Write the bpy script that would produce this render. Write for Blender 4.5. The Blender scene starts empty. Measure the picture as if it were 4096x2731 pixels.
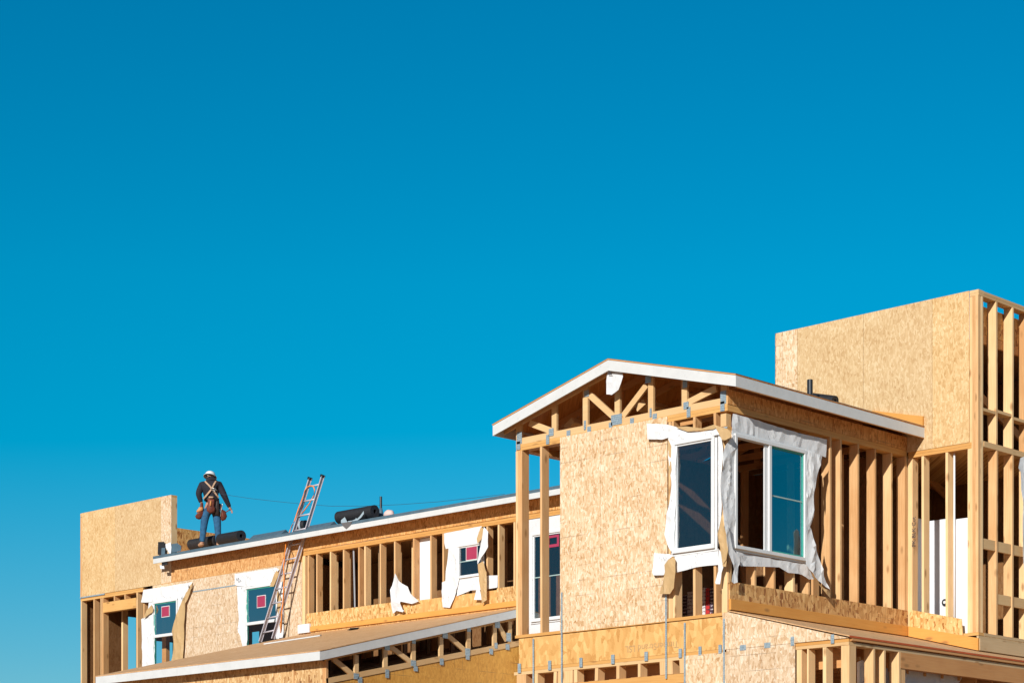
import bpy, math, random
from mathutils import Vector, Matrix, noise
random.seed(7)
S = bpy.context.scene
COL = S.collection
EYE = 1.6
F, CX, HZ = 8538.0, 2048.0, 3530.0
C7, C6 = .7215, .6923          # view axis in building axes: right=(C7,C6), forward=(-C6,C7)
ZM = {0:(0,0,1),1:(280,1850,.5618),2:(1180,1850,.5618),3:(1950,1380,.5618),4:(1950,2000,.4662),5:(2550,1400,.5618),
      6:(2550,2050,.4344),7:(3096,1130,.5618),8:(3296,1930,.5109),'m':(700,1850,.2551),'r':(1000,1850,.2551)}
def nat(z,x,y=0):
    a,b,s = ZM[z]; return a+s*x, b+s*y
def PY(z,x,y,Y):
    a,b = nat(z,x,y); r = (a-CX)/F; Z = Y/(C7+C6*r)
    return Vector((Z*(C7*r-C6), Y, (HZ-b)/F*Z+EYE))
def PX(z,x,y,X):
    a,b = nat(z,x,y); r = (a-CX)/F; Z = X/(C7*r-C6)
    return Vector((X, Z*(C7+C6*r), (HZ-b)/F*Z+EYE))
def XY(z,x,Y): return PY(z,x,0,Y).x
def YX(z,x,X): return PX(z,x,0,X).y
# survey planes of the building (metres, camera over the origin)
YF, XS = 21.5, -16.83          # gable bay: front wall, side wall
XW = -20.55                    # gable bay: left end
YT, XT = 25.6, -15.68          # tower: front wall, side wall
XL = -14.94                    # lower right wall
YL = 27.5                      # left wing front wall
FL = 3.405+EYE                 # floor level (underside of sill)
PT = 6.092+EYE                 # top of wall plates

# ---------------------------------------------------------------- mesh helper
class M:
    def __init__(s): s.v=[]; s.f=[]
    def poly(s, a, b):
        n=len(a); k=len(s.v); s.v += [Vector(p) for p in a]+[Vector(p) for p in b]
        s.f.append(tuple(range(k,k+n))[::-1]); s.f.append(tuple(range(k+n,k+2*n)))
        for i in range(n):
            j=(i+1)%n; s.f.append((k+i,k+j,k+n+j,k+n+i))
        return s
    def box(s,x0,x1,y0,y1,z0,z1):
        return s.poly([(x0,y0,z0),(x1,y0,z0),(x1,y1,z0),(x0,y1,z0)],[(x0,y0,z1),(x1,y0,z1),(x1,y1,z1),(x0,y1,z1)])
    def webY(s,xa,za,xb,zb,w,y0,y1):
        d=Vector((xb-xa,zb-za)).normalized(); n=Vector((-d.y,d.x))*w/2
        p=[(xa+n.x,za+n.y),(xb+n.x,zb+n.y),(xb-n.x,zb-n.y),(xa-n.x,za-n.y)]
        return s.poly([(a,y0,b) for a,b in p],[(a,y1,b) for a,b in p])
    def webX(s,ya,za,yb,zb,w,x0,x1):
        d=Vector((yb-ya,zb-za)).normalized(); n=Vector((-d.y,d.x))*w/2
        p=[(ya+n.x,za+n.y),(yb+n.x,zb+n.y),(yb-n.x,zb-n.y),(ya-n.x,za-n.y)]
        return s.poly([(x0,a,b) for a,b in p],[(x1,a,b) for a,b in p])
    def polyY(s,pts,y0,y1): return s.poly([(a,y0,b) for a,b in pts],[(a,y1,b) for a,b in pts])
    def polyX(s,pts,x0,x1): return s.poly([(x0,a,b) for a,b in pts],[(x1,a,b) for a,b in pts])
    def beam(s,p,q,w,h,up=Vector((0,0,1))):
        p,q=Vector(p),Vector(q); d=(q-p).normalized(); a=d.cross(Vector(up)).normalized()*w/2; b=a.cross(d).normalized()*h/2
        return s.poly([p+a+b,p-a+b,p-a-b,p+a-b],[q+a+b,q-a+b,q-a-b,q+a-b])
    def tube(s,pts,r,n=8,cap=True):
        pts=[Vector(p) for p in pts]; k=len(s.v); rs=r if isinstance(r,(list,tuple)) else [r]*len(pts)
        for i,p in enumerate(pts):
            d=(pts[min(i+1,len(pts)-1)]-pts[max(i-1,0)]).normalized()
            u=Vector((0,0,1)) if abs(d.z)<.9 else Vector((1,0,0))
            a=d.cross(u).normalized(); b=a.cross(d)
            for j in range(n):
                t=2*math.pi*j/n; s.v.append(p+(a*math.cos(t)+b*math.sin(t))*rs[i])
        for i in range(len(pts)-1):
            for j in range(n):
                s.f.append((k+i*n+j,k+i*n+(j+1)%n,k+(i+1)*n+(j+1)%n,k+(i+1)*n+j))
        if cap:
            s.f.append(tuple(k+j for j in range(n))[::-1]); e=k+(len(pts)-1)*n; s.f.append(tuple(e+j for j in range(n)))
        return s
def box(*a): return M().box(*a)

import bmesh
def link(o, parent=None):
    COL.objects.link(o)
    if parent: o.parent=parent
    return o
def base(o):
    while o.parent: o=o.parent
    return o.location
def part(name, m, mat, parent=None, label=None, smooth=False, bevel=0):
    off = base(parent) if parent else Vector((0,0,0))
    me = bpy.data.meshes.new(name)
    me.from_pydata([tuple(Vector(v)-off) for v in m.v],[],m.f)
    bm=bmesh.new(); bm.from_mesh(me); bmesh.ops.recalc_face_normals(bm,faces=bm.faces)
    if bevel: bmesh.ops.bevel(bm,geom=list(bm.edges),offset=bevel,segments=1,affect='EDGES')
    bm.to_mesh(me); bm.free()
    if smooth:
        for p in me.polygons: p.use_smooth=True
    me.materials.append(mat)
    o=bpy.data.objects.new(name,me); link(o,parent)
    if label: o['label']=label
    return o
def tag(o,label=None,cat=None,group=None,kind=None):
    if label: o['label']=label
    if cat: o['category']=cat
    if group: o['group']=group
    if kind: o['kind']=kind
    return o
def thing(name,loc,label,cat,group=None):
    o=bpy.data.objects.new(name,None); o.location=loc; o.empty_display_size=.2; link(o)
    return tag(o,label,cat,group)
def single(name,m,mat,label,cat,group=None,smooth=False,at=None):
    """a thing that is one mesh, origin at its base"""
    if at is None:
        c=sum(m.v,Vector())/len(m.v); at=Vector((c.x,c.y,min(v.z for v in m.v)))
    m2=M(); m2.v=[Vector(v)-Vector(at) for v in m.v]; m2.f=m.f
    o=part(name,m2,mat,None,smooth=smooth); o.location=at
    return tag(o,label,cat,group)

# ---------------------------------------------------------------- materials
def newmat(name):
    m=bpy.data.materials.new(name); m.use_nodes=True; nt=m.node_tree
    b=nt.nodes['Principled BSDF']; return m,nt,b
def nd(nt,t,**k):
    n=nt.nodes.new(t)
    for a,v in k.items():
        if a.startswith('i_'): n.inputs[a[2:]].default_value=v
        else: setattr(n,a,v)
    return n
def L(nt,a,b): nt.links.new(a,b)
def mth(nt,op,a,b=None,c=None,clamp=False):
    n=nt.nodes.new('ShaderNodeMath'); n.operation=op; n.use_clamp=clamp
    for i,x in enumerate((a,b,c)):
        if x is None: continue
        if isinstance(x,(int,float)): n.inputs[i].default_value=x
        else: L(nt,x,n.inputs[i])
    return n.outputs[0]
def mix(nt,f,a,b,mode='MIX'):
    n=nt.nodes.new('ShaderNodeMix'); n.data_type='RGBA'; n.blend_type=mode
    for i,x in ((0,f),(6,a),(7,b)):
        if isinstance(x,(int,float)): n.inputs[i].default_value=x
        elif isinstance(x,tuple): n.inputs[i].default_value=(*x,1)
        else: L(nt,x,n.inputs[i])
    return n.outputs[2]
def ramp(nt,f,stops,interp='LINEAR'):
    n=nt.nodes.new('ShaderNodeValToRGB'); n.color_ramp.interpolation=interp
    e=n.color_ramp.elements
    while len(e)<len(stops): e.new(.5)
    for x,(p,c) in zip(e,stops): x.position=p; x.color=(*c,1)
    L(nt,f,n.inputs[0]); return n.outputs[0]
def uvw(nt):
    g=nd(nt,'ShaderNodeNewGeometry'); s=nd(nt,'ShaderNodeSeparateXYZ'); L(nt,g.outputs['Position'],s.inputs[0])
    u=mth(nt,'ADD',s.outputs[0],mth(nt,'MULTIPLY',s.outputs[1],1.013)); return g,s,u,s.outputs[2]
def noise_n(nt,vec,scale,detail=3,rough=.6):
    n=nd(nt,'ShaderNodeTexNoise'); n.inputs['Scale'].default_value=scale; n.inputs['Detail'].default_value=detail
    n.inputs['Roughness'].default_value=rough; L(nt,vec,n.inputs['Vector']); return n.outputs['Fac']
def osb(name, tint=(1,1,1), lines=0., vert=1., contrast=1., flake=1., flat=False, turn=0.):
    m,nt,b=newmat(name)
    g,s,u,v=uvw(nt)
    if flat: u,v=s.outputs[0],s.outputs[1]
    c=nd(nt,'ShaderNodeCombineXYZ'); L(nt,u,c.inputs[0]); L(nt,v,c.inputs[1])
    nz=nd(nt,'ShaderNodeTexNoise'); nz.inputs['Scale'].default_value=9; nz.inputs['Detail'].default_value=2; L(nt,c.outputs[0],nz.inputs['Vector'])
    w=nd(nt,'ShaderNodeVectorMath',operation='MULTIPLY_ADD'); L(nt,nz.outputs['Color'],w.inputs[0]); w.inputs[1].default_value=(.035,.035,0); L(nt,c.outputs[0],w.inputs[2])
    vals=[]
    for ang,sx,sy in ((.12,38,11),(.8*vert,34,12),(-.6*vert,36,13),(1.45,30,16)):
        mp=nd(nt,'ShaderNodeMapping'); mp.inputs['Rotation'].default_value=(0,0,ang+turn); mp.inputs['Scale'].default_value=(sx*flake,sy*flake,1); L(nt,w.outputs[0],mp.inputs[0])
        vo=nd(nt,'ShaderNodeTexVoronoi',voronoi_dimensions='2D'); vo.inputs['Scale'].default_value=1; L(nt,mp.outputs[0],vo.inputs['Vector'])
        sp=nd(nt,'ShaderNodeSeparateColor'); L(nt,vo.outputs['Color'],sp.inputs[0]); vals.append(sp.outputs[0])
    sel=nd(nt,'ShaderNodeTexVoronoi',voronoi_dimensions='2D'); sel.inputs['Scale'].default_value=13*flake; L(nt,w.outputs[0],sel.inputs['Vector'])
    sc=nd(nt,'ShaderNodeSeparateColor'); L(nt,sel.outputs['Color'],sc.inputs[0])
    val=vals[0]
    for th,k in ((.36,1),(.6,2),(.84,3)):
        f=mth(nt,'GREATER_THAN',sc.outputs[1],th)
        mx=nd(nt,'ShaderNodeMix'); mx.data_type='FLOAT'; L(nt,f,mx.inputs[0]); L(nt,val,mx.inputs[2]); L(nt,vals[k],mx.inputs[3]); val=mx.outputs[0]
    big=noise_n(nt,c.outputs[0],2.2,3)
    fine=noise_n(nt,c.outputs[0],70,3)
    val=mth(nt,'ADD',mth(nt,'MULTIPLY',val,contrast),mth(nt,'MULTIPLY',mth(nt,'SUBTRACT',big,.5),.55))
    val=mth(nt,'ADD',val,mth(nt,'MULTIPLY',mth(nt,'SUBTRACT',fine,.5),.5))
    val=mth(nt,'ADD',val,(1-contrast)*.5)
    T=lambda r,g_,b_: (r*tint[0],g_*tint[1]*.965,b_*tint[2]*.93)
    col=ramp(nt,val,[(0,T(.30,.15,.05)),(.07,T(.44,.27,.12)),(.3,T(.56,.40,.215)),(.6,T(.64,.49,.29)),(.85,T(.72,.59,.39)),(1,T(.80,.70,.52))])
    oi=nd(nt,'ShaderNodeObjectInfo'); hv=nd(nt,'ShaderNodeHueSaturation'); L(nt,col,hv.inputs['Color'])
    L(nt,mth(nt,'ADD',.92,mth(nt,'MULTIPLY',oi.outputs['Random'],.13)),hv.inputs['Value']); L(nt,mth(nt,'ADD',.94,mth(nt,'MULTIPLY',oi.outputs['Random'],.10)),hv.inputs['Saturation'])
    col=hv.outputs[0]
    # water stains and scuffs
    st=noise_n(nt,c.outputs[0],.9,5,.72); st=mth(nt,'MULTIPLY',mth(nt,'SUBTRACT',st,.58),3.2,clamp=True)
    col=mix(nt,mth(nt,'MULTIPLY',st,.35),col,T(.46,.31,.16))
    if lines:
        msk=noise_n(nt,c.outputs[0],1.7,1)
        msk=mth(nt,'MULTIPLY',mth(nt,'SUBTRACT',msk,.46),6,clamp=True)
        fu=mth(nt,'LESS_THAN',mth(nt,'FRACT',mth(nt,'DIVIDE',u,.2033)),.036)
        fv=mth(nt,'LESS_THAN',mth(nt,'FRACT',mth(nt,'DIVIDE',mth(nt,'ADD',v,mth(nt,'MULTIPLY',u,.0)),.2033)),.040)
        ln=mth(nt,'MULTIPLY',mth(nt,'MAXIMUM',mth(nt,'MULTIPLY',fu,.95),fv),msk)
        col=mix(nt,mth(nt,'MULTIPLY',ln,lines),col,(.10,.065,.05))
    L(nt,col,b.inputs['Base Color']); b.inputs['Roughness'].default_value=.62
    b.inputs['Specular IOR Level'].default_value=.35
    bp=nd(nt,'ShaderNodeBump'); bp.inputs['Strength'].default_value=.35; bp.inputs['Distance'].default_value=.004; L(nt,val,bp.inputs['Height']); L(nt,bp.outputs[0],b.inputs['Normal'])
    return m
def lumber(name, c0, c1, axis, var=.35, knots=1.):
    """sawn timber: grain along axis ('z','h'), per-board tone, knots"""
    m,nt,b=newmat(name)
    g,s,u,v=uvw(nt)
    oi=nd(nt,'ShaderNodeObjectInfo')
    c=nd(nt,'ShaderNodeCombineXYZ'); L(nt,s.outputs[0],c.inputs[0]); L(nt,s.outputs[1],c.inputs[1]); L(nt,v,c.inputs[2])
    ad=nd(nt,'ShaderNodeVectorMath',operation='ADD'); L(nt,c.outputs[0],ad.inputs[0])
    cr=nd(nt,'ShaderNodeCombineXYZ'); rr=mth(nt,'MULTIPLY',oi.outputs['Random'],37.)
    L(nt,rr,cr.inputs[0]); L(nt,rr,cr.inputs[2]); L(nt,cr.outputs[0],ad.inputs[1])
    mp=nd(nt,'ShaderNodeMapping'); mp.inputs['Scale'].default_value=(24,24,1.3) if axis=='z' else (1.3,1.3,30); L(nt,ad.outputs[0],mp.inputs[0])
    gr=noise_n(nt,mp.outputs[0],2.2,4,.6)
    blot=noise_n(nt,ad.outputs[0],1.6,2)
    t=mth(nt,'ADD',mth(nt,'MULTIPLY',gr,.7),mth(nt,'MULTIPLY',mth(nt,'SUBTRACT',blot,.3),.6))
    t=mth(nt,'ADD',t,mth(nt,'MULTIPLY',mth(nt,'SUBTRACT',oi.outputs['Random'],.5),var*1.6))
    col=ramp(nt,t,[(0.05,c0),(.5,tuple((a+d)/2 for a,d in zip(c0,c1))),(.95,c1)])
    mk=nd(nt,'ShaderNodeMapping'); mk.inputs['Scale'].default_value=(6.5,6.5,2.6) if axis=='z' else (2.6,2.6,6.5); L(nt,ad.outputs[0],mk.inputs[0])
    vo=nd(nt,'ShaderNodeTexVoronoi'); vo.inputs['Scale'].default_value=1.; L(nt,mk.outputs[0],vo.inputs['Vector'])
    k=mth(nt,'MULTIPLY',mth(nt,'SUBTRACT',.21,vo.outputs['Distance']),8.,clamp=True)
    col=mix(nt,mth(nt,'MULTIPLY',k,.75*knots),col,(.30,.14,.045))
    L(nt,col,b.inputs['Base Color']); b.inputs['Roughness'].default_value=.6; b.inputs['Specular IOR Level'].default_value=.35
    bp=nd(nt,'ShaderNodeBump'); bp.inputs['Strength'].default_value=.2; bp.inputs['Distance'].default_value=.003; L(nt,gr,bp.inputs['Height']); L(nt,bp.outputs[0],b.inputs['Normal'])
    return m
def paint(name,col,rough=.6,noise=.06,scale=6,metal=0,spec=.5,bump=0,streak=(1,1,1),dirt=0.):
    m,nt,b=newmat(name)
    g=nd(nt,'ShaderNodeNewGeometry')
    mp=nd(nt,'ShaderNodeMapping'); mp.inputs['Scale'].default_value=streak; L(nt,g.outputs['Position'],mp.inputs[0])
    n=noise_n(nt,mp.outputs[0],scale,4,.65)
    a=tuple(max(0,c*(1-noise*2)) for c in col); d=tuple(min(1,c*(1+noise*2)) for c in col)
    c_=ramp(nt,n,[(.25,a),(.75,d)])
    if dirt:
        dn=noise_n(nt,g.outputs['Position'],14,4,.7)
        c_=mix(nt,mth(nt,'MULTIPLY',mth(nt,'SUBTRACT',dn,.6),dirt*6,clamp=True),c_,tuple(x*.45 for x in col))
    L(nt,c_,b.inputs['Base Color'])
    b.inputs['Roughness'].default_value=rough; b.inputs['Metallic'].default_value=metal; b.inputs['Specular IOR Level'].default_value=spec
    if bump:
        bp=nd(nt,'ShaderNodeBump'); bp.inputs['Strength'].default_value=.5; bp.inputs['Distance'].default_value=bump; L(nt,n,bp.inputs['Height']); L(nt,bp.outputs[0],b.inputs['Normal'])
    return m
def galv(name,rows=True):
    m,nt,b=newmat(name)
    g,s,u,v=uvw(nt)
    n=noise_n(nt,g.outputs['Position'],45,3,.7)
    col=ramp(nt,n,[(.3,(.24,.32,.37)),(.7,(.50,.59,.63))])
    w=mth(nt,'LESS_THAN',mth(nt,'FRACT',mth(nt,'DIVIDE',v,.026)),.42)
    col=mix(nt,mth(nt,'MULTIPLY',w,.55 if rows else .25),col,(.13,.20,.27))
    L(nt,col,b.inputs['Base Color']); b.inputs['Metallic'].default_value=.35; b.inputs['Roughness'].default_value=.45
    return m
def glass(name,tint,refl=.9,tr=1.):
    m,nt,b=newmat(name)
    nt.nodes.remove(b); out=nt.nodes['Material Output']
    t=nd(nt,'ShaderNodeBsdfTransparent'); t.inputs[0].default_value=(*tint,1)
    gl=nd(nt,'ShaderNodeBsdfGlossy'); gl.inputs['Roughness'].default_value=.02; gl.inputs[0].default_value=(.8,.95,1,1)
    fr=nd(nt,'ShaderNodeFresnel'); fr.inputs['IOR'].default_value=1.5
    ge=nd(nt,'ShaderNodeNewGeometry')   # a thin pane: only its outer face mirrors and tints
    f=mth(nt,'MULTIPLY',mth(nt,'MULTIPLY',fr.outputs[0],refl),mth(nt,'SUBTRACT',1.,ge.outputs['Backfacing']),clamp=True)
    L(nt,mix(nt,ge.outputs['Backfacing'],(*tint,),(1.,1.,1.)),t.inputs[0])
    mx=nd(nt,'ShaderNodeMixShader'); L(nt,f,mx.inputs[0]); L(nt,t.outputs[0],mx.inputs[1]); L(nt,gl.outputs[0],mx.inputs[2]); L(nt,mx.outputs[0],out.inputs[0])
    return m
def wrapmat(name,col=(.78,.79,.83),marks=.5,trans=.25):
    m,nt,b=newmat(name)
    g,s,u,v=uvw(nt)
    n=noise_n(nt,g.outputs['Position'],7,4,.6)
    c_=ramp(nt,n,[(.3,tuple(x*.92 for x in col)),(.7,col)])
    c=nd(nt,'ShaderNodeCombineXYZ'); L(nt,u,c.inputs[0]); L(nt,v,c.inputs[1])
    if marks:   # sparse printed strokes
        mp=nd(nt,'ShaderNodeMapping'); mp.inputs['Scale'].default_value=(70,16,1); mp.inputs['Rotation'].default_value=(0,0,.25); L(nt,c.outputs[0],mp.inputs[0])
        st=noise_n(nt,mp.outputs[0],1,2,.5)
        rg=noise_n(nt,c.outputs[0],3.3,0,.5)
        k=mth(nt,'MULTIPLY',mth(nt,'GREATER_THAN',st,.60),mth(nt,'GREATER_THAN',rg,.60))
        c_=mix(nt,mth(nt,'MULTIPLY',k,marks),c_,(.25,.25,.28))
    L(nt,c_,b.inputs['Base Color']); b.inputs['Roughness'].default_value=.55
    bp=nd(nt,'ShaderNodeBump'); bp.inputs['Strength'].default_value=.45; bp.inputs['Distance'].default_value=.008
    L(nt,noise_n(nt,g.outputs['Position'],16,3,.55),bp.inputs['Height']); L(nt,bp.outputs[0],b.inputs['Normal'])
    if trans:
        tl=nd(nt,'ShaderNodeBsdfTranslucent'); L(nt,c_,tl.inputs[0])
        mx=nd(nt,'ShaderNodeMixShader'); mx.inputs[0].default_value=trans; out=nt.nodes['Material Output']
        L(nt,b.outputs[0],mx.inputs[1]); L(nt,tl.outputs[0],mx.inputs[2]); L(nt,mx.outputs[0],out.inputs[0])
    return m

OSB_L = osb('osb_lined',(1.07,1.06,1.20),lines=.5,contrast=.74,flake=1.3)
OSB_P = osb('osb_plain',(1.0,.925,.83),lines=0,vert=.6,contrast=.55,flake=1.35)
OSB_W = osb('osb_warm',(1.0,.70,.36),lines=.25,contrast=1.1,flake=.85)
DIM = osb('shade_tinted_inner_board',(.34,.22,.14),lines=.3,contrast=.6)  # strand board darkened so rooms read dark; interior shade is in the colour
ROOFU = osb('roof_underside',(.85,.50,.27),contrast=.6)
OSB_G = osb('osb_golden',(1.05,.70,.22),lines=.65,contrast=.45)
OSB_D = osb('osb_eave_shade',(1.0,.70,.44),lines=.6,contrast=.85,flake=1.2)  # strand board tinted deeper orange, eave shade put into the colour
OSB_S = osb('osb_skirt',(1.0,.82,.58),lines=.3,contrast=.95,flake=1.0)
OSB_F = osb('osb_roof_deck',(1.0,.80,.70),lines=0,contrast=.4,flat=True,flake=.9)
LSL = osb('strand_lumber',(1.06,.82,.52),lines=0,vert=1.,contrast=.6,flake=.55,turn=1.45)
WV = lumber('stud_wood',(.56,.29,.115),(.88,.61,.32),'z',var=.5,knots=1.)
WH = lumber('plate_wood',(.52,.235,.055),(.72,.42,.15),'h',.25)
WT = lumber('truss_wood',(.56,.33,.14),(.76,.52,.27),'h',.2,.6)
WO = lumber('orange_board',(.58,.24,.045),(.74,.38,.10),'h',.15)
WG = lumber('glulam_board',(.48,.21,.07),(.68,.36,.14),'h',.2)
WHITE = paint('white_primer',(.60,.605,.60),.6,.035,5,bump=.001,dirt=.3)
REDP = paint('red_edge_seal',(.50,.09,.02),.7,.1)
VINYL = paint('white_vinyl',(.70,.70,.70),.35,.02)
GREENV = paint('green_tape_frame',(.04,.32,.26),.4,.05)
TILT = paint('grey_membrane',(.075,.125,.165),.6,.12,8)
BLACK = paint('black_felt',(.016,.016,.019),.6,.2,25)
STK = paint('red_sticker',(.36,.035,.085),.5,.03)
STW = paint('sticker_border',(.75,.72,.72),.5,.02)
GAL = galv('galvanised_plate'); STRAP = galv('galvanised_strap',False)
WRAP = wrapmat('white_house_wrap',(.80,.80,.805),.5,.06); WRAP2 = wrapmat('white_underlay',(.76,.76,.77),.15,.1)
PAPER = wrapmat('tan_wrap_backing',(.66,.44,.21),0,.2)
GLS = glass('window_glass',(.66,.60,.68),5.)
GLW = glass('wing_glass',(.34,.46,.60),13.)
GLC = glass('clear_glass',(.88,.92,.92),1.2)
GLT = glass('teal_glass',(.10,.35,.5),4.4)
BOARD = paint('white_board',(.72,.73,.76),.5,.02)
ALU = paint('aluminium',(.50,.455,.485),.42,.08,20,metal=.12)
DARKPL = paint('black_plastic',(.012,.014,.018),.35,.1)
ORANGE = paint('orange_cord',(.85,.24,.02),.5,.05)
WD = lumber('shade_tinted_truss_wood',(.16,.075,.03),(.28,.15,.07),'h',.2)  # truss wood darkened for the inner trusses, their shade painted into it
GREYW = lumber('weathered_plate',(.46,.30,.15),(.66,.48,.28),'h',.2)

# ---------------------------------------------------------------- building pieces
def stud(t,x0,y0,z0,z1,wx=.038,wy=.14,mat=None,name='stud',dx=1,dy=1):
    """post with corner (x0,y0) growing dx/dy"""
    j=lambda: random.uniform(-.006,.006)
    x1=x0+dx*wx; y1=y0+dy*wy; a,b=sorted((x0,x1)); c,d=sorted((y0,y1))
    tx,ty=j(),j()
    m=M().poly([(a,c,z0+.001),(b,c,z0+.001),(b,d,z0+.001),(a,d,z0+.001)],[(a+tx,c+ty,z1-.001),(b+tx,c+ty,z1-.001),(b+tx,d+ty,z1-.001),(a+tx,d+ty,z1-.001)])
    return part(name,m,mat or WV,t)
def plates(t,n,x0,x1,y0,y1,z1,h=.042,mat=None,name='top_plate'):
    for i in range(n):
        e=.002*(i%2)
        part(name,box(x0,x1,y0+e,y1-e,z1-(i+1)*h+.0015,z1-i*h),mat or WH,t)
def cplateY(t,z,x,y,w,h,Y,mat=None,rot=0):
    p=PY(z,x,y,Y); q=PY(z,x+w,y,Y); s=(q.x-p.x)/w; W=w*s; H=h*s*.98
    m=box(p.x-W/2,p.x+W/2,Y-.007,Y-.003,p.z-H/2,p.z+H/2)
    return part('connector_plate',m,mat or GAL,t)
def cplateX(t,z,x,y,w,h,X,mat=None):
    p=PX(z,x,y,X); q=PX(z,x+w,y,X); s=(q.y-p.y)/w; W=w*s; s2=(PX(z,x,y-1,X).z-p.z); H=h*s2
    m=box(X+.003,X+.007,p.y-W/2,p.y+W/2,p.z-H/2,p.z+H/2)
    return part('connector_plate',m,mat or GAL,t)
def flap(t,zid,pts,axis,c,off,mat,fold=.02,name='house_wrap',sc=3.2,lift=None,label=None,seed=0.,res=.11):
    """a sheet whose outline lies on the wall plane; crumpled and lifted off it"""
    sh=(off+fold*.6)*(-1 if axis=='Y' else 1)
    P=[(PY if axis=='Y' else PX)(zid,x,y,c+sh) for x,y in pts]
    for p in P:
        if axis=='Y': p.y=c
        else: p.x=c
    bm=bmesh.new(); f=bm.faces.new([bm.verts.new(p) for p in P])
    bmesh.ops.triangulate(bm,faces=[f],quad_method='BEAUTY',ngon_method='EAR_CLIP')
    for _ in range(5):
        es=[e for e in bm.edges if e.calc_length()>res]
        if not es: break
        bmesh.ops.subdivide_edges(bm,edges=es,cuts=1,use_grid_fill=False)
        bmesh.ops.triangulate(bm,faces=[f for f in bm.faces if len(f.verts)>3])
    bmesh.ops.beautify_fill(bm,faces=bm.faces,edges=[e for e in bm.edges if not e.is_boundary])
    zs=[v.co.z for v in bm.verts]; z0,z1=min(zs),max(zs)
    d=Vector((0,-1,0)) if axis=='Y' else Vector((1,0,0))
    for v in bm.verts:
        q=v.co*sc+Vector((seed,seed*2,0)); q.z*=.45
        k=noise.noise(q)*.5+.5; k2=noise.noise(v.co*sc*2.5+Vector((3,seed,9)))
        rg=1-abs(noise.noise(q*1.7+Vector((1.7,4.1,2.3)))*2.2)
        h=off+fold*(k*.7+max(0,rg)**2*.38+k2*.08)
        if lift:
            tt=(z1-v.co.z)/(z1-z0+1e-6); h+=lift*tt**1.5
        v.co+=d*h
    bmesh.ops.recalc_face_normals(bm,faces=bm.faces)
    me=bpy.data.meshes.new(name); off0=base(t) if t else Vector((0,0,0))
    bmesh.ops.translate(bm,verts=bm.verts,vec=-off0); bm.to_mesh(me); bm.free()
    me.materials.append(mat); o=bpy.data.objects.new(name,me); link(o,t)
    md=o.modifiers.new('thickness','SOLIDIFY'); md.thickness=.002; md.use_even_offset=False
    if label: o['label']=label
    return o
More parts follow.
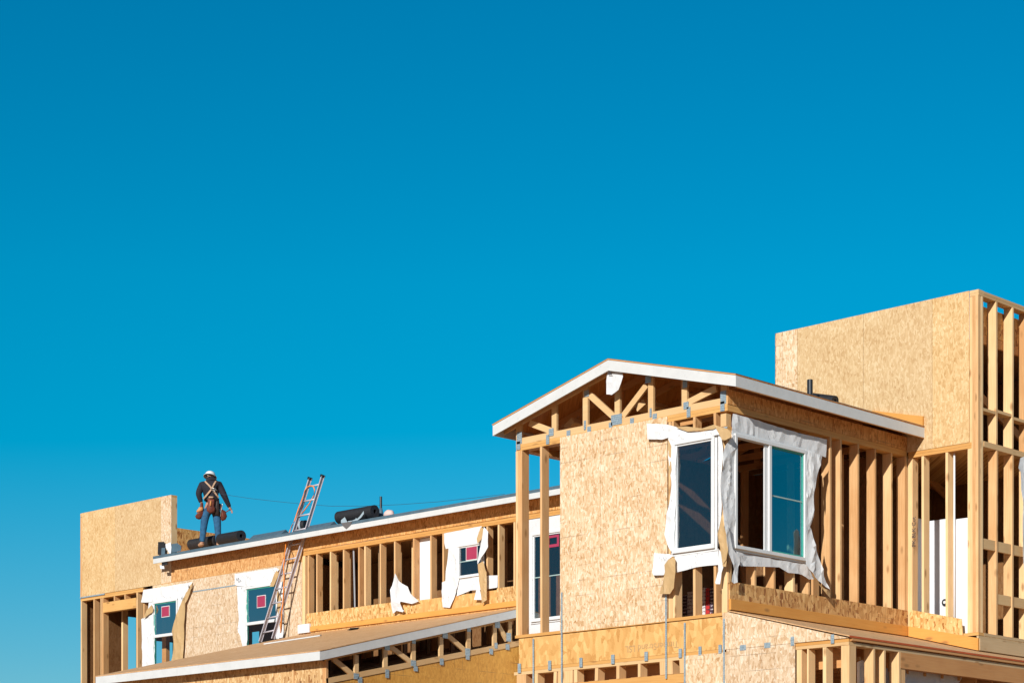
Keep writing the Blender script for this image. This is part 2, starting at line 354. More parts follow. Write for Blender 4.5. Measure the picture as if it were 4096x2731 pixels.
def window(t,axis,c,a0,a1,z0,z1,fw=.045,rails=(),bars=(),glassmat=None,vm=(),open_bays=(),sticker=None,green=False,vbars=()):
    """window set on plane c; a0..a1 along the wall; returns frame"""
    d=-1 if axis=='Y' else 1
    def bx(m,p0,p1,q0,q1,o0,o1):
        lo,hi=sorted((c+d*o0,c+d*o1))
        if axis=='Y': m.box(p0,p1,lo,hi,q0,q1)
        else: m.box(lo,hi,p0,p1,q0,q1)
    m=M(); o0,o1=-.05,.035
    bx(m,a0,a1,z1-fw,z1,o0,o1); bx(m,a0,a1,z0,z0+fw,o0,o1+.004)
    bx(m,a0,a0+fw,z0+fw,z1-fw,o0,o1); bx(m,a1-fw,a1,z0+fw,z1-fw,o0,o1)
    for x in vm: bx(m,x-fw*.6,x+fw*.6,z0+fw,z1-fw,o0,o1-.004)
    for r in rails: bx(m,a0+fw,a1-fw,r-.03,r+.03,-.04,.026)
    f=part('window',m,VINYL,t,bevel=.003)
    fl=M(); e=.03
    bx(fl,a0-e,a1+e,z1,z1+e,.002,.006); bx(fl,a0-e,a1+e,z0-e,z0,.002,.006); bx(fl,a0-e,a0,z0,z1,.002,.006); bx(fl,a1,a1+e,z0,z1,.002,.006)
    part('nailing_fin',fl,VINYL,f)
    ed=[a0+fw]+sum([[x-fw*.6,x+fw*.6] for x in vm],[])+[a1-fw]
    for i in range(0,len(ed),2):
        if i//2 in open_bays: continue
        s=M(); b0,b1=ed[i],ed[i+1]; w=.022
        bx(s,b0,b1,z1-fw-w,z1-fw,-.02,.012); bx(s,b0,b1,z0+fw,z0+fw+w,-.02,.012); bx(s,b0,b0+w,z0+fw+w,z1-fw-w,-.02,.012); bx(s,b1-w,b1,z0+fw+w,z1-fw-w,-.02,.012)
        part('sash',s,GREENV if green else VINYL,f)
        if rails:
            g=M(); bx(g,b0+w,b1-w,rails[0]+.03,z1-fw-w,-.008,-.004); part('pane',g,glassmat or GLS,f)
            g=M(); bx(g,b0+w,b1-w,z0+fw+w,rails[0]-.03,-.008,-.004); part('pane',g,GLC,f)
        else:
            g=M(); bx(g,b0+w,b1-w,z0+fw+w,z1-fw-w,-.008,-.004); part('pane',g,glassmat or GLS,f)
        for r in bars:
            k=M(); bx(k,b0+w,b1-w,r-.008,r+.008,-.003,.004); part('muntin',k,paint('muntin_grey',(.35,.48,.46)) if 'muntin_grey' not in bpy.data.materials else bpy.data.materials['muntin_grey'],f)
        for r in vbars:
            k=M(); bx(k,r-.008,r+.008,z0+fw+w,z1-fw-w,-.0025,.0045); part('muntin',k,bpy.data.materials['muntin_grey'],f)
    if sticker:
        s0,s1,t0,t1=sticker[:4]
        k=M(); bx(k,s0-.012,s1+.012,t0-.012,t1+.012,.0025,.0045)
        sk=part('sticker',k,STW,f)
        k=M()
        if len(sticker)>4:
            w=(s1-s0)*.17; h=(t1-t0)*.2
            bx(k,s0,s1,t1-h,t1,.0045,.007); bx(k,s0,s1,t0,t0+h*1.2,.0045,.007); bx(k,s0,s0+w,t0+h*1.2,t1-h,.0045,.007); bx(k,s1-w,s1,t0+h*1.2,t1-h,.0045,.007)
        else: bx(k,s0,s1,t0,t1,.0045,.007)
        sk2=part('sticker',k,STK,f)
        if len(sticker)>4:
            bpy.data.objects.remove(sk)
    return f
def text(t,body,size,loc,rot,mat,name='lettering',sx=1.):
    cu=bpy.data.curves.new('txt','FONT'); cu.body=body; cu.size=size; cu.extrude=.0008
    o=bpy.data.objects.new('txt',cu); COL.objects.link(o)
    dg=bpy.context.evaluated_depsgraph_get(); me=bpy.data.meshes.new_from_object(o.evaluated_get(dg)); bpy.data.objects.remove(o)
    me.transform(Matrix.Translation(Vector(loc)-(base(t) if t else Vector((0,0,0))))@rot@Matrix.Scale(sx,4,(1,0,0)))
    me.materials.clear(); me.materials.append(mat); o=bpy.data.objects.new(name,me); link(o,t); return o
RX90=Matrix.Rotation(math.pi/2,4,'X')

# ================================================================= GROUND
g=M(); n=24; R=260
for i in range(n+1):
    for j in range(n+1):
        x=-R-20+(2*R)*i/n; y=-R+30+(2*R)*j/n
        g.v.append(Vector((x,y,noise.noise(Vector((x,y,0))*.03)*.25-.15)))
for i in range(n):
    for j in range(n):
        a=i*(n+1)+j; g.f.append((a,a+n+1,a+n+2,a+1))
tag(part('ground',g,paint('red_dirt',(.42,.23,.11),.9,.15,1.5,bump=.02)),kind='structure')

# ================================================================= GABLE BAY
gb=thing('gable_bay',(-18.7,22.,0),'projecting upper bay with white edged gable roof, bare board front and wrapped corner window','building')
# --- roof
YG=21.3; XR0,XR1,XRC=-20.81,-16.54,-18.67; ZE=6.392+EYE; ZR=6.945+EYE; YB=YT-.004
def zr(x): return ZE+(ZR-ZE)*(1-abs(x-XRC)/(XR1-XRC))
th=.014
m=M().polyY([(XR0,ZE-th),(XRC,ZR-th),(XR1,ZE-th),(XR1+.004,ZE),(XRC,ZR),(XR0-.004,ZE)],YG-.006,YB)
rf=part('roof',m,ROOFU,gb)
part('red_edge',M().polyY([(XR0,ZE-th),(XRC,ZR-th),(XR1,ZE-th),(XR1+.004,ZE),(XRC,ZR),(XR0-.004,ZE)],YG-.0085,YG-.0065),WG,rf)
m=M().polyY([(XR0-.006,ZE+.002),(XRC,ZR+.002),(XR1+.006,ZE+.002),(XR1+.006,ZE+.006),(XRC,ZR+.006),(XR0-.006,ZE+.006)],YG-.008,YB-.003)
part('underlayment',m,TILT,rf)
fh=.142
for xa,xb in ((XR0,XRC),(XRC,XR1)):
    m=M().polyY([(xa,zr(xa)-th-.001),(xb,zr(xb)-th-.001),(xb,zr(xb)-th-fh),(xa,zr(xa)-th-fh)],YG,YG+.02); part('fascia',m,WHITE,gb)
part('fascia',box(XR1-.02,XR1,YG+.02,YB,ZE-th-fh,ZE-th-.004),WHITE,gb)
part('fascia',box(XR0,XR0+.02,YG+.02,YB,ZE-th-fh,ZE-th-.004),WHITE,gb)
# thin brown edge under eave board
part('drip_edge',box(XR1-.022,XR1-.002,YG+.02,YB,ZE-th-fh-.008,ZE-th-fh-.001),WG,gb)
# lookouts under overhang
for xa,xb in ((XR0+.02,XRC-.01),(XRC+.01,XR1-.02)):
    m=M().polyY([(xa,zr(xa)-th-.003),(xb,zr(xb)-th-.003),(xb,zr(xb)-th-.092),(xa,zr(xa)-th-.092)],YG+.022,YG+.06); part('barge_rafter',m,WH,gb)
# --- trusses
def truss(Y,webs=True,back=False):
    y0,y1=Y,Y+.038; c=M()
    zb=PT+.001; zt=zb+.089
    c.box(XW,XS,y0,y1,zb,zt)
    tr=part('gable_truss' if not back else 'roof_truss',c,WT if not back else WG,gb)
    for sgn,xe in ((-1,XR0+.02),(1,XR1-.02)):
        a=(xe,zr(xe)-th-.002); b=(XRC,zr(XRC)-th-.002)
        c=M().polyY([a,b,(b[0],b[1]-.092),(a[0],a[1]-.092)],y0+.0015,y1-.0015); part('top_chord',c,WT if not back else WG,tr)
    return tr,y0,y1,zb,zt
tr,y0,y1,zb,zt=truss(YF)
def zu(x): return zr(x)-th-.094
for xf in (457,678,905,1143,1382):
    x=XY(3,xf,YF); part('web',M().polyY([(x,zt+.001),(x+.089,zt+.001),(x+.089,zu(x+.089)),(x,zu(x))],y0,y1),WT,tr)
x=XW; part('web',M().polyY([(x,zb+.09),(x+.10,zb+.09),(x+.10,zu(x+.1)),(x,zu(x))],y0-.0015,y1),WT,tr)
x=XS-.105; part('web',M().polyY([(x,zb+.09),(x+.10,zb+.09),(x+.10,zu(x+.1)),(x,zu(x))],y0-.0015,y1),WT,tr)
for (xa,ya),(xb,yb) in (((296,553),(452,611)),((722,352),(898,512)),((1128,285),(960,505)),((1625,305),(1425,408))):
    a=PY(3,xa,ya,YF); b=PY(3,xb,yb,YF); part('web',M().webY(a.x,a.z,b.x,b.z,.085,y0+.003,y1-.003),WT,tr)
for q in ((228,660,36,62),(222,716,26,44),(455,620,34,40),(430,672,22,50),(578,640,26,50),(695,570,14,50),(706,345,34,34),(725,612,26,50),
          (920,530,76,56),(878,584,24,50),(1030,553,26,52),(1163,482,14,50),(1192,520,30,50),(1145,245,40,40),(1408,275,32,44),(1415,430,36,40),(1433,477,26,58),
          (1680,372,40,72),(1674,436,30,56)):
    cplateY(tr,3,*q,YF-.0015)
for k in range(1,7):
    Y=YF+.61*k
    t2,a0,a1,b0,b1=truss(Y,back=True)
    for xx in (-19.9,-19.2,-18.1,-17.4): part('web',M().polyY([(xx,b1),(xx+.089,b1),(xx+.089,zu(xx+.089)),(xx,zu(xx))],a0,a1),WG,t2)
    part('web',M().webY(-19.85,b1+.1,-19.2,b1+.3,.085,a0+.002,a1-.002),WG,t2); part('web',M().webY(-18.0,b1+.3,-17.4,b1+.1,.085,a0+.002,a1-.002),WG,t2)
# short tilted brace ends seen between webs
for (xa,ya),(xb,yb),dy in (((548,592),(600,545),.35),((1058,455),(1110,412),.4)):
    a=PY(3,xa,ya,YF+dy); b=PY(3,xb,yb,YF+dy); d=(b-a).normalized()
    part('brace',M().webY(a.x,a.z,b.x+.02,b.z+.02,.085,YF+dy,YF+dy+.5),WT,gb)
# --- plates
plates(gb,2,XW,XS,YF,YF+.14,PT)
for i in range(2): part('top_plate',box(XS-.14,XS,YF+.141,YT-.015,PT-(i+1)*.042+.0015,PT-i*.042),WH,gb)
for i in range(2): part('top_plate',box(XW,XW+.14,YF+.141,YT-.015,PT-(i+1)*.042+.0015,PT-i*.042),WH,gb)
SZ=FL+.042; TZ=PT-.084
part('sill_plate',box(XW-.01,XS,YF-.012,YF+.14,FL+.002,SZ),WH,gb)
part('sill_plate',box(XS-.14,XS,YF+.141,YT-.015,FL+.002,SZ),WH,gb)
# side wall sheathing band below eave
part('sheathing',M().polyX([(YF+.005,PT+.003),(YT-.014,PT+.003),(YT-.014,ZE-.11),(YF+.005,ZE-.11)],XS-.005,XS+.007),OSB_D,gb)
part('sheathing',box(XW-.012,XW,YF+.145,YT-.02,PT+.002,ZE-.13),OSB_D,gb)
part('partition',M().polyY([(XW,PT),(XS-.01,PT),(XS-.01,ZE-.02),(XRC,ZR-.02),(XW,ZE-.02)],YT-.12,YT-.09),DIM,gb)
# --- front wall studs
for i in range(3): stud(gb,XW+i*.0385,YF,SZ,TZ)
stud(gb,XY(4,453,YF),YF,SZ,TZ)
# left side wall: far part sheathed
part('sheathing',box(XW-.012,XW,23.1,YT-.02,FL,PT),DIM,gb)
# front strand board
sx=[2243,2412,2671]
seams=[XY(0,x,YF) for x in (2243,2405,2671)]
part('sheathing',box(seams[0],seams[1]-.002,YF-.014,YF-.001,SZ-.03,PT-.012),OSB_L,gb)
part('sheathing',box(seams[1]+.002,seams[2],YF-.014,YF-.001,SZ-.03,PT-.012),OSB_L,gb)
for px in (2243,2320,2405,2490,2580,2650): stud(gb,XY(0,px,YF),YF,SZ,TZ,wx=.038)
# framing over and under the left pane
W1=(XY(0,2700,YF),XY(0,2871,YF)); WZ0,WZ1=4.272+EYE,5.722+EYE
hz=WZ1+.05
part('header',box(seams[2]+.01,XS,YF+.001,YF+.139,hz,hz+.04),WH,gb)
for xf in (1310,1463,1612): stud(gb,XY(3,xf,YF),YF,hz+.045,TZ,name='cripple_stud',wy=.13)
part('header_block',box(XS-.11,XS-.02,YF,YF+.1,hz+.045,TZ-.03),WT,gb)
cz=WZ0-.06
part('rough_sill',box(seams[2],XS,YF+.001,YF+.139,cz,cz+.04),WH,gb)
x=XY(6,285,YF); stud(gb,x,YF,SZ,TZ); stud(gb,x+.0385,YF,SZ,cz,name='cripple_stud'); stud(gb,x+.077,YF,SZ,cz,name='cripple_stud')
stud(gb,XY(6,513,YF),YF,SZ,cz,name='cripple_stud')
stud(gb,XY(6,705,YF),YF,SZ,cz,name='cripple_stud'); stud(gb,XS-.09,YF,SZ,hz,wx=.089,wy=.089,name='corner_post')
part('flat_strap',box(PY(3,1590,500,YF).x,XS+.002,YF-.006,YF-.003,hz+.012,hz+.034),STRAP,gb)
# --- side wall studs (wide faces to the front)
for k,zx in enumerate((1003,1180,1355,1500)):
    y=YX(6,zx+75,XS); stud(gb,XS,y,SZ,cz,dx=-1,wx=.14,wy=.038,name='cripple_stud')
part('rough_sill',box(XS-.139,XS-.001,YF+.15,23.16,cz,cz+.04),WH,gb)
part('header',box(XS-.139,XS-.001,YF+.15,23.16,hz,hz+.14),WH,gb)
for zx in (396,470,594,716,834,944,930):
    y=YX(7,zx,XS); stud(gb,XS,y,SZ,TZ,dx=-1,wx=.14,wy=.038)
# strand board band and ledger along the side wall
part('wall_skirt',box(XS+.001,XS+.014,YF+.03,YT-.014,3.46+EYE,3.84+EYE),OSB_W,gb)
part('ledger',box(XS+.015,XS+.053,YF+.005,YT-.014,3.474+EYE,3.612+EYE),WO,gb,bevel=.003)
# corner sheathing strip on side beside front corner
stud(gb,XS+.001,YF+.002,FL+.41,WZ0-.2,wx=.012,wy=.06,mat=WT,name='corner_strip')
# --- windows
w1=window(gb,'Y',YF-.03,W1[0],W1[1]-.01,WZ0,WZ1)
ym=YX(5,935,XS+.03)
w2=window(gb,'X',XS+.03,21.585,23.12,WZ0-.01,WZ1+.005,vm=(ym,),open_bays=(0,),bars=(WZ0+.77,),glassmat=GLT,green=True)
part('sash',box(XS+.018,XS+.036,ym-.10,ym-.03,WZ0+.04,WZ1-.045),VINYL,w2)
# --- house wrap round the corner windows
def fy(z,pts,mat=WRAP,off=.04,fold=.03,**k): return flap(gb,z,pts,'Y',YF,off,mat,fold,**k)
def fx(z,pts,mat=WRAP,off=.04,fold=.03,**k): return flap(gb,z,pts,'X',XS,off,mat,fold,**k)
fy(5,[(65,522),(205,528),(300,552),(345,578),(470,575),(560,548),(640,566),(655,602),(572,604),(420,628),(272,652),(214,622),(175,636),(70,634)],fold=.05)
fy(5,[(270,548),(340,541),(460,556),(545,530),(580,545),(540,562),(430,572),(350,578)],PAPER,off=.07,fold=.03)
fy(5,[(548,532),(640,560),(668,590),(662,622),(628,642),(604,640),(585,600)],PAPER,off=.10,fold=.05)
fy(5,[(212,622),(250,640),(275,655),(268,760),(262,1000),(262,1438),(238,1430),(215,1380),(190,1310),(200,1200),(222,1060),(232,960),(238,860),(222,760)],off=.03,fold=.07)
fy(5,[(214,630),(236,680),(240,850),(228,900),(218,830),(216,740)],PAPER,off=.05,fold=.03)
fy(6,[(158,370),(240,376),(300,380),(322,398),(262,455),(242,560),(232,572),(150,575),(135,550),(150,440)],fold=.06)
fy(6,[(330,405),(346,430),(350,545),(335,690),(297,746),(196,745),(226,640),(250,540),(246,478),(285,430)],PAPER,off=.07,fold=.06)
fy(6,[(340,395),(742,328),(738,478),(640,486),(540,500),(440,528),(352,550)],fold=.03,off=.015)
fy(5,[(575,600),(600,628),(612,700),(605,800),(590,985),(598,1100),(590,1200),(572,1290),(572,1408)],off=.03,fold=.03)
fx(5,[(692,600),(655,640),(625,680),(608,740),(612,860),(598,985),(606,1100),(622,1230),(650,1330),(676,1410),(694,1410)],off=.03,fold=.05)
fy(5,[(600,1165),(612,1250),(640,1330),(645,1420),(632,1490),(612,1520),(600,1480),(612,1420),(575,1370),(563,1305),(588,1240)],PAPER,off=.10,fold=.05)
fy(6,[(742,335),(792,400),(800,470),(764,572),(757,655),(722,655),(716,640),(742,540),(732,440)],off=.08,fold=.05)
fy(6,[(748,280),(800,285),(832,345),(815,495),(785,495),(792,400)],PAPER,off=.09,fold=.04)
fx(6,[(800,60),(835,110),(880,330),(945,420),(948,470),(920,520),(908,570),(918,640),(890,650),(868,636),(892,520),(870,440),(835,330),(815,200)],off=.08,fold=.05)
fx(5,[(682,452),(860,500),(1000,545),(1150,590),(1352,636),(1350,700),(1345,762),(1230,724),(1205,706),(1040,672),(860,632),(700,598),(668,600),(672,520)],fold=.035,off=.004)
fx(5,[(1240,722),(1318,752),(1290,830),(1262,950),(1254,1010),(1236,905),(1232,800)],off=.07,fold=.05)
fx(5,[(1205,700),(1240,716),(1242,860),(1252,1000),(1256,1180),(1240,1238),(1228,1260),(1205,1510)],off=.03,fold=.06)
fx(6,[(1562,470),(1570,160),(1596,130),(1612,150),(1640,300),(1690,460),(1724,580),(1762,685),(1772,704),(1700,652),(1640,590),(1590,520)],off=.10,fold=.08)
fx(6,[(1560,492),(1600,545),(1650,620),(1720,690),(1778,716),(1776,782),(1752,758),(1690,680),(1620,580)],PAPER,off=.08,fold=.05)
fx(6,[(892,352),(1040,382),(1200,414),(1400,448),(1556,475),(1590,530),(1630,610),(1580,612),(1520,570),(1480,560),(1390,552),(1310,500),(1150,494),(960,490),(942,470),(915,420)],fold=.04,off=.015)
# rag of wrap at the peak
rg=flap(gb,3,[(852,176),(958,186),(962,225),(950,268),(932,318),(906,330),(880,354),(866,350),(848,350),(846,260)],'Y',YF-.1,.02,WRAP2,.04)
INK=paint('printing_ink',(.04,.04,.05),.6)
p=PY(3,885,215,YF-.17); text(rg,'RO',.10,(p.x,p.y,p.z),RX90@Matrix.Rotation(math.pi/2*.9,4,'Z')@Matrix.Rotation(math.pi,4,'Y')@Matrix.Rotation(math.pi,4,'Y'),INK)
# --- floor rim: strand lumber, seams, straps
RB=2.985+EYE
rim=part('rim_beam',box(XY(4,258,YF)+.03,XY(4,2018,YF),YF-.004,YF+.04,RB,FL-.01),LSL,gb)
INK2=paint('brown_stencil',(.44,.27,.12),.7)
p=PY(4,1640,1205,YF-.0055); text(rim,'TimberStrand LSL',.125,(p.x,p.y,p.z),Matrix.Rotation(math.pi,4,'Y')@RX90@Matrix.Identity(4),INK2,sx=1.)
part('floor_deck',box(XW,XS,YF+.15,YT+.2,FL-.03,FL-.002),OSB_W,gb)
LP=2.97+EYE
part('bottom_seam',box(XY(4,258,YF),XY(4,2018,YF),YF-.001,YF+.14,RB-.045,RB-.002),WH,gb)
# wider lower storey wall
pr0=PX(6,845,905,XS); 
lowgab=[(XY(4,2022,YF),LP+.001),(XL-.02,LP+.001),(XL-.02,2.99+EYE-.02),(XS+.02,3.455+EYE-.012),(XY(4,2022,YF),3.455+EYE-.012)]
part('sheathing',M().polyY(lowgab,YF-.014,YF-.002),OSB_L,gb)
xo=XY(6,1455,YF); xq=XY(6,822,YF); xp=XY(6,445,YF)
part('sheathing',box(xp,xq-.002,YF-.014,YF-.002,.05,LP-.03),OSB_L,gb)
part('sheathing',box(xq+.002,xo,YF-.014,YF-.002,.05,LP-.003),OSB_L,gb)
# left lower framing: plate, cripples, header
xb0=XY(4,250,YF); xb1=XY(4,1690,YF)
zp=RB-.047
part('top_plate',box(xb0-.05,xp-.002,YF,YF+.14,zp-.042,zp),WT,gb)
zc1=zp-.042; zc0=zc1-.175
for a,b in ((250,330),(385,430),(565,590),(605,730),(742,770),(920,945),(1105,1130),(1290,1312),(1480,1590),(1650,1690)):
    stud(gb,XY(4,a,YF),YF,zc0,zc1,wx=max(.038,XY(4,b,YF)-XY(4,a,YF)),name='cripple_stud')
part('header',box(xb0,xp-.004,YF+.001,YF+.14,zc0-.12,zc0-.003),WH,gb)
part('header',box(xb0-.05,xp-.006,YF+.001,YF+.138,zc0-.30,zc0-.123),WG,gb)
stud(gb,xb0-.05,YF,.0,zc0,wx=.11); stud(gb,xp-.1,YF,.0,zc0-.3,wx=.09)
# right lower opening to the corner
plates(gb,1,xo+.002,XL-.03,YF,YF+.14,LP-.004,h=.04)
plates(gb,1,xo+.002,XL-.03,YF,YF+.14,LP-.044,h=.04,mat=WT)
for zx,w in ((1465,.075),(1710,.05),(1560,.02)):
    stud(gb,XY(6,zx,YF),YF,0,LP-.084,wx=w)
stud(gb,XL-.03-.12,YF,0,LP-.084,wx=.12,wy=.14,name='corner_post')
part('lintel',box(XY(6,1620,YF+.6),XL-.3,YF+.6,YF+.65,LP-.2,LP-.16),WT,gb)
# lower side wall facing right
for zx in (338,418,535): 
    y=YX(8,zx+50,XL-.03); stud(gb,XL-.03,y,0,LP-.084,dx=-1,wx=.14,wy=.038)
part('top_plate',box(XL-.17,XL-.03,YF+.141,30,LP-.084,LP-.044),GREYW,gb)
yh=YX(8,600,XL-.03)
part('header',box(XL-.12,XL-.024,yh,30,LP-.285,LP-.086),WG,gb)
stud(gb,XL-.03,yh+.02,0,LP-.287,dx=-1,wx=.14,wy=.09)
for q in ((275,1440,26,60),(535,1415,26,62),(803,1390,26,62),(1077,1363,28,62),(1363,1337,28,62),(1655,1310,26,62),(1825,1290,24,60),(1997,1275,26,60)): cplateY(gb,4,*q,YF-.013,STRAP)
for q in ((972,1240,56,40),(1198,1218,56,40),(1428,1180,30,70),(1797,1160,30,70)): cplateY(gb,6,*q,YF-.013,STRAP)
for zx,ya,yb in ((645,790,1800),(402,1187,1800),(1540,812,1530),(1700,1050,1800),(2037,1015,1800)):
    a=PY(4,zx,ya,YF); b=PY(4,zx,yb,YF); pts=[]; m=M()
    nn=8
    for i in range(nn):
        za=a.z+(b.z-a.z)*i/nn; zb_=a.z+(b.z-a.z)*(i+1)/nn; j=random.uniform(0,.004)
        m.box(a.x-.0135,a.x+.0135,YF-.020-j,YF-.0175-j,zb_,za)
    part('hold_down_strap',m,STRAP,gb)
# interior: ceiling-high inner partitions with shade put into their board colour
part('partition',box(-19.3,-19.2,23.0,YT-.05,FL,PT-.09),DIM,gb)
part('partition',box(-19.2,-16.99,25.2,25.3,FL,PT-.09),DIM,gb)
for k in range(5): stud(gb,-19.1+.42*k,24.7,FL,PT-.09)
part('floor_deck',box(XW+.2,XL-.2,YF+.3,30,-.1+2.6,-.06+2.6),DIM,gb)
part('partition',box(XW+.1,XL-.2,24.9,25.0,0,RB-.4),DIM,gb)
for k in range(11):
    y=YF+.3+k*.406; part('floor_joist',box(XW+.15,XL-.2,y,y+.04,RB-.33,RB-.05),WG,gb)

# ================================================================= TOWER
tw=thing('parapet_tower',(-17.3,26.5,0),'tall square tower at the right with blank strand board parapet above open studs','building')
TT=8.155+EYE
sm=[XY(7,18,YT)]+[XY(7,x,YT) for x in (170,640,1130,1393)]
for i in range(4):
    a,b=sm[i],sm[i+1]; a+=0 if i==0 else .0025; b-=.0025
    z0=PT-.022 if i>=2 else PT-.022
    part('sheathing',box(a,b,YT-.013,YT-.001,z0,TT),OSB_L if i==0 else OSB_P,tw)
plates(tw,2,sm[4],XT,YT,YT+.14,TT-.001,h=.040,mat=WT)
plates(tw,2,XS+.02,XT-.11,YT-.004,YT+.136,PT-.023,h=.042)
part('sheathing',box(sm[0]-.012,sm[0]-.001,YT-.013,29.5,PT-.5,TT),OSB_W,tw)
# corner post, full height
wp_=(XT-sm[4]-.004)/3
for i in range(3): stud(tw,sm[4]+.003+i*wp_,YT-.002,SZ,TT-.082,wx=wp_-.001,wy=.05 if i<2 else .06,name='corner_post')
stud(tw,XT-.03,YT+.062,SZ,TT-.082,wx=.03,wy=.05,name='corner_post')
# front studs under the plates
for zx,w in ((952,.075),(1052,.038),(1222,.038),(1378,.038)): stud(tw,XY(7,zx,YT),YT,SZ,PT-.107,wx=w)
part('sill_plate',box(XS,XT,YT,YT+.14,FL+.001,SZ),WH,tw)
part('drain_pipe',M().tube([(XY(7,1284,YT+.1),YT+.10,SZ),(XY(7,1284,YT+.1),YT+.10,PT-.11)],.014,10),BOARD,tw,smooth=True)
p=PY(8,716,500,YT-.004); text(tw,'PK BLK Cut',.085,(p.x,p.y,p.z),RX90@Matrix.Rotation(math.pi/2,4,'Z'),INK,'handwriting')
# side wall
for i in range(2): part('top_plate',box(XT-.14,XT-.002*i,YT+.142,31,TT-.001-(i+1)*.04+.0015,TT-.001-i*.04-(.004 if i==0 else 0)),WT,tw)
sy=[YX(7,x,XT) for x in (1592,1705,1817)]
dyy=sy[1]-sy[0]
ys=[sy[0]+dyy*k for k in range(9)]
for y in ys:
    stud(tw,XT,y-.038,PT+.002,TT-.082,dx=-1,wx=.14,wy=.038); stud(tw,XT,y-.038,SZ,PT-.085,dx=-1,wx=.14,wy=.038)
part('band_plate',box(XT-.139,XT+.002,YT+.142,31,PT-.08,PT-.001),WT,tw)
part('sill_plate',box(XT-.139,XT+.002,YT+.142,31,FL+.001,SZ),GREYW,tw)
yp=YT+.112
for k,y in enumerate(ys):
    zz=ZM and PX(7,1540,925,XT).z+(.03 if k%2 else 0)
    part('blocking',box(XT-.13,XT-.005,yp+.002,y-.040,zz,zz+.04),WT,tw); yp=y
yp=YT+.112
for k,y in enumerate(ys):
    for zz in (PX(8,1330,490,XT).z,PX(8,1400,915,XT).z):
        if not(k==0 and zz<4.9+EYE-.9): part('blocking',box(XT-.05,XT-.012,yp+.002,y-.040,zz-.07,zz+.07),WT,tw)
    yp=y
zo1=8.008+EYE; zo0=7.626+EYE
part('inner_sheathing',box(XT-.16,XT-.142,YT+.16,31,zo0,zo1),OSB_W,tw)
part('roof_beam',box(XT-.19,XT-.145,YT+.16,31,zo0-.13,zo0-.003),WG,tw)
part('roof_deck',box(sm[0],XT-.195,YT+.15,31,7.50+EYE,7.53+EYE),DIM,tw)
part('partition',box(sm[0]+.1,XT-.2,28.2,28.3,FL,7.49+EYE),DIM,tw)
part('partition',box(-17.9,-17.8,YT+.2,28.2,PT,7.49+EYE),DIM,tw)
part('partition',box(-18.2,-18.1,YT+.2,28.2,FL,7.28+EYE),DIM,tw)
for k in range(4):
    m=M().webX(YT+.3,7.2+EYE-.15*k,29,6.0+EYE-.15*k,.12,XT-.6-.5*k,XT-.56-.5*k); part('stair_rafter',m,WG,tw)
part('floor_deck',box(sm[0],XT,YT+.145,31,FL-.03,FL-.001),OSB_W,tw)
part('mid_floor',box(sm[0],XT-.145,YT+.145,31,PT-.03,PT),OSB_W,tw)
flap(tw,7,[(1850,1225),(1780,1238),(1757,1248),(1774,1282),(1744,1318),(1768,1365),(1765,1480),(1790,1700),(1770,1850),(1788,2080),(1850,2100)],'X',XT,.015,WRAP,.03)
# boards at its foot following the little roof
def sl(X): return 3.46+EYE-.252*(X-(XS+.053))   # top of lower roof at X
xa,xb=XS+.06,XT+.004
part('wall_skirt',M().polyY([(xa,sl(xa)+.02),(XT-.22,sl(XT-.22)+.02),(XT-.25,sl(XT-.25)+.40),(xa,sl(xa)+.39)],YT-.032,YT-.019),OSB_S,tw)
part('ledger',M().polyY([(xa,sl(xa)+.012),(xb+.03,sl(xb+.03)+.012),(xb+.03,sl(xb)+.175),(xa,sl(xa)+.155)],YT-.072,YT-.033),WO,tw,bevel=.003)
part('ledger',box(XT+.003,XT+.042,YT-.03,31,sl(XT)+.01,FL-.05),GREYW,tw)
part('rim_joist',box(XT-.03,XT+.001,YT+.0,31,FL-.25,FL-.005),GREYW,tw)
# board stub lying on gable roof against the tower
a=PY(7,640,895,YT-.05); 
part('ledger',M().polyY([(PY(7,700,910,YT-.04).x,PY(7,700,912,YT-.04).z),(PY(7,1062,952,YT-.04).x,PY(7,1062,952,YT-.04).z),(PY(7,1062,1020,YT-.04).x,PY(7,1062,1018,YT-.04).z),(PY(7,700,940,YT-.04).x,PY(7,700,940,YT-.04).z-.08)],YT-.053,YT-.016),WO,tw)

# ================================================================= LOWER RIGHT ROOF
lr=thing('lower_roof',(-15.9,25,2.9+EYE),'narrow bare shed roof with a rust red edge below the corner window and tower','roof')
xa,xb=XS+.053,XL
part('roof_deck',M().polyY([(xa,sl(xa)),(xb,sl(xb)),(xb-.0,sl(xb)-.014),(xa,sl(xa)-.014)],YF-.03,31),OSB_F,lr)
part('red_edge',M().polyY([(xb+.001,sl(xb)+.001),(xb+.004,sl(xb)+.001),(xb+.004,sl(xb)-.022),(xb+.001,sl(xb)-.022)],YF-.03,31),REDP,lr)
part('sub_fascia',M().polyY([(xb-.04,sl(xb)-.012),(xb-.002,sl(xb)-.022),(xb-.002,sl(xb)-.055),(xb-.04,sl(xb)-.055)],YF+.03,31),WG,lr)
for k in range(20):
    y=YF+.1+.45*k; part('rafter',M().polyY([(xa,sl(xa)-.016),(xb-.045,sl(xb-.045)-.016),(xb-.045,sl(xb)-.045),(xa,sl(xa)-.10)],y,y+.038),WG,lr)

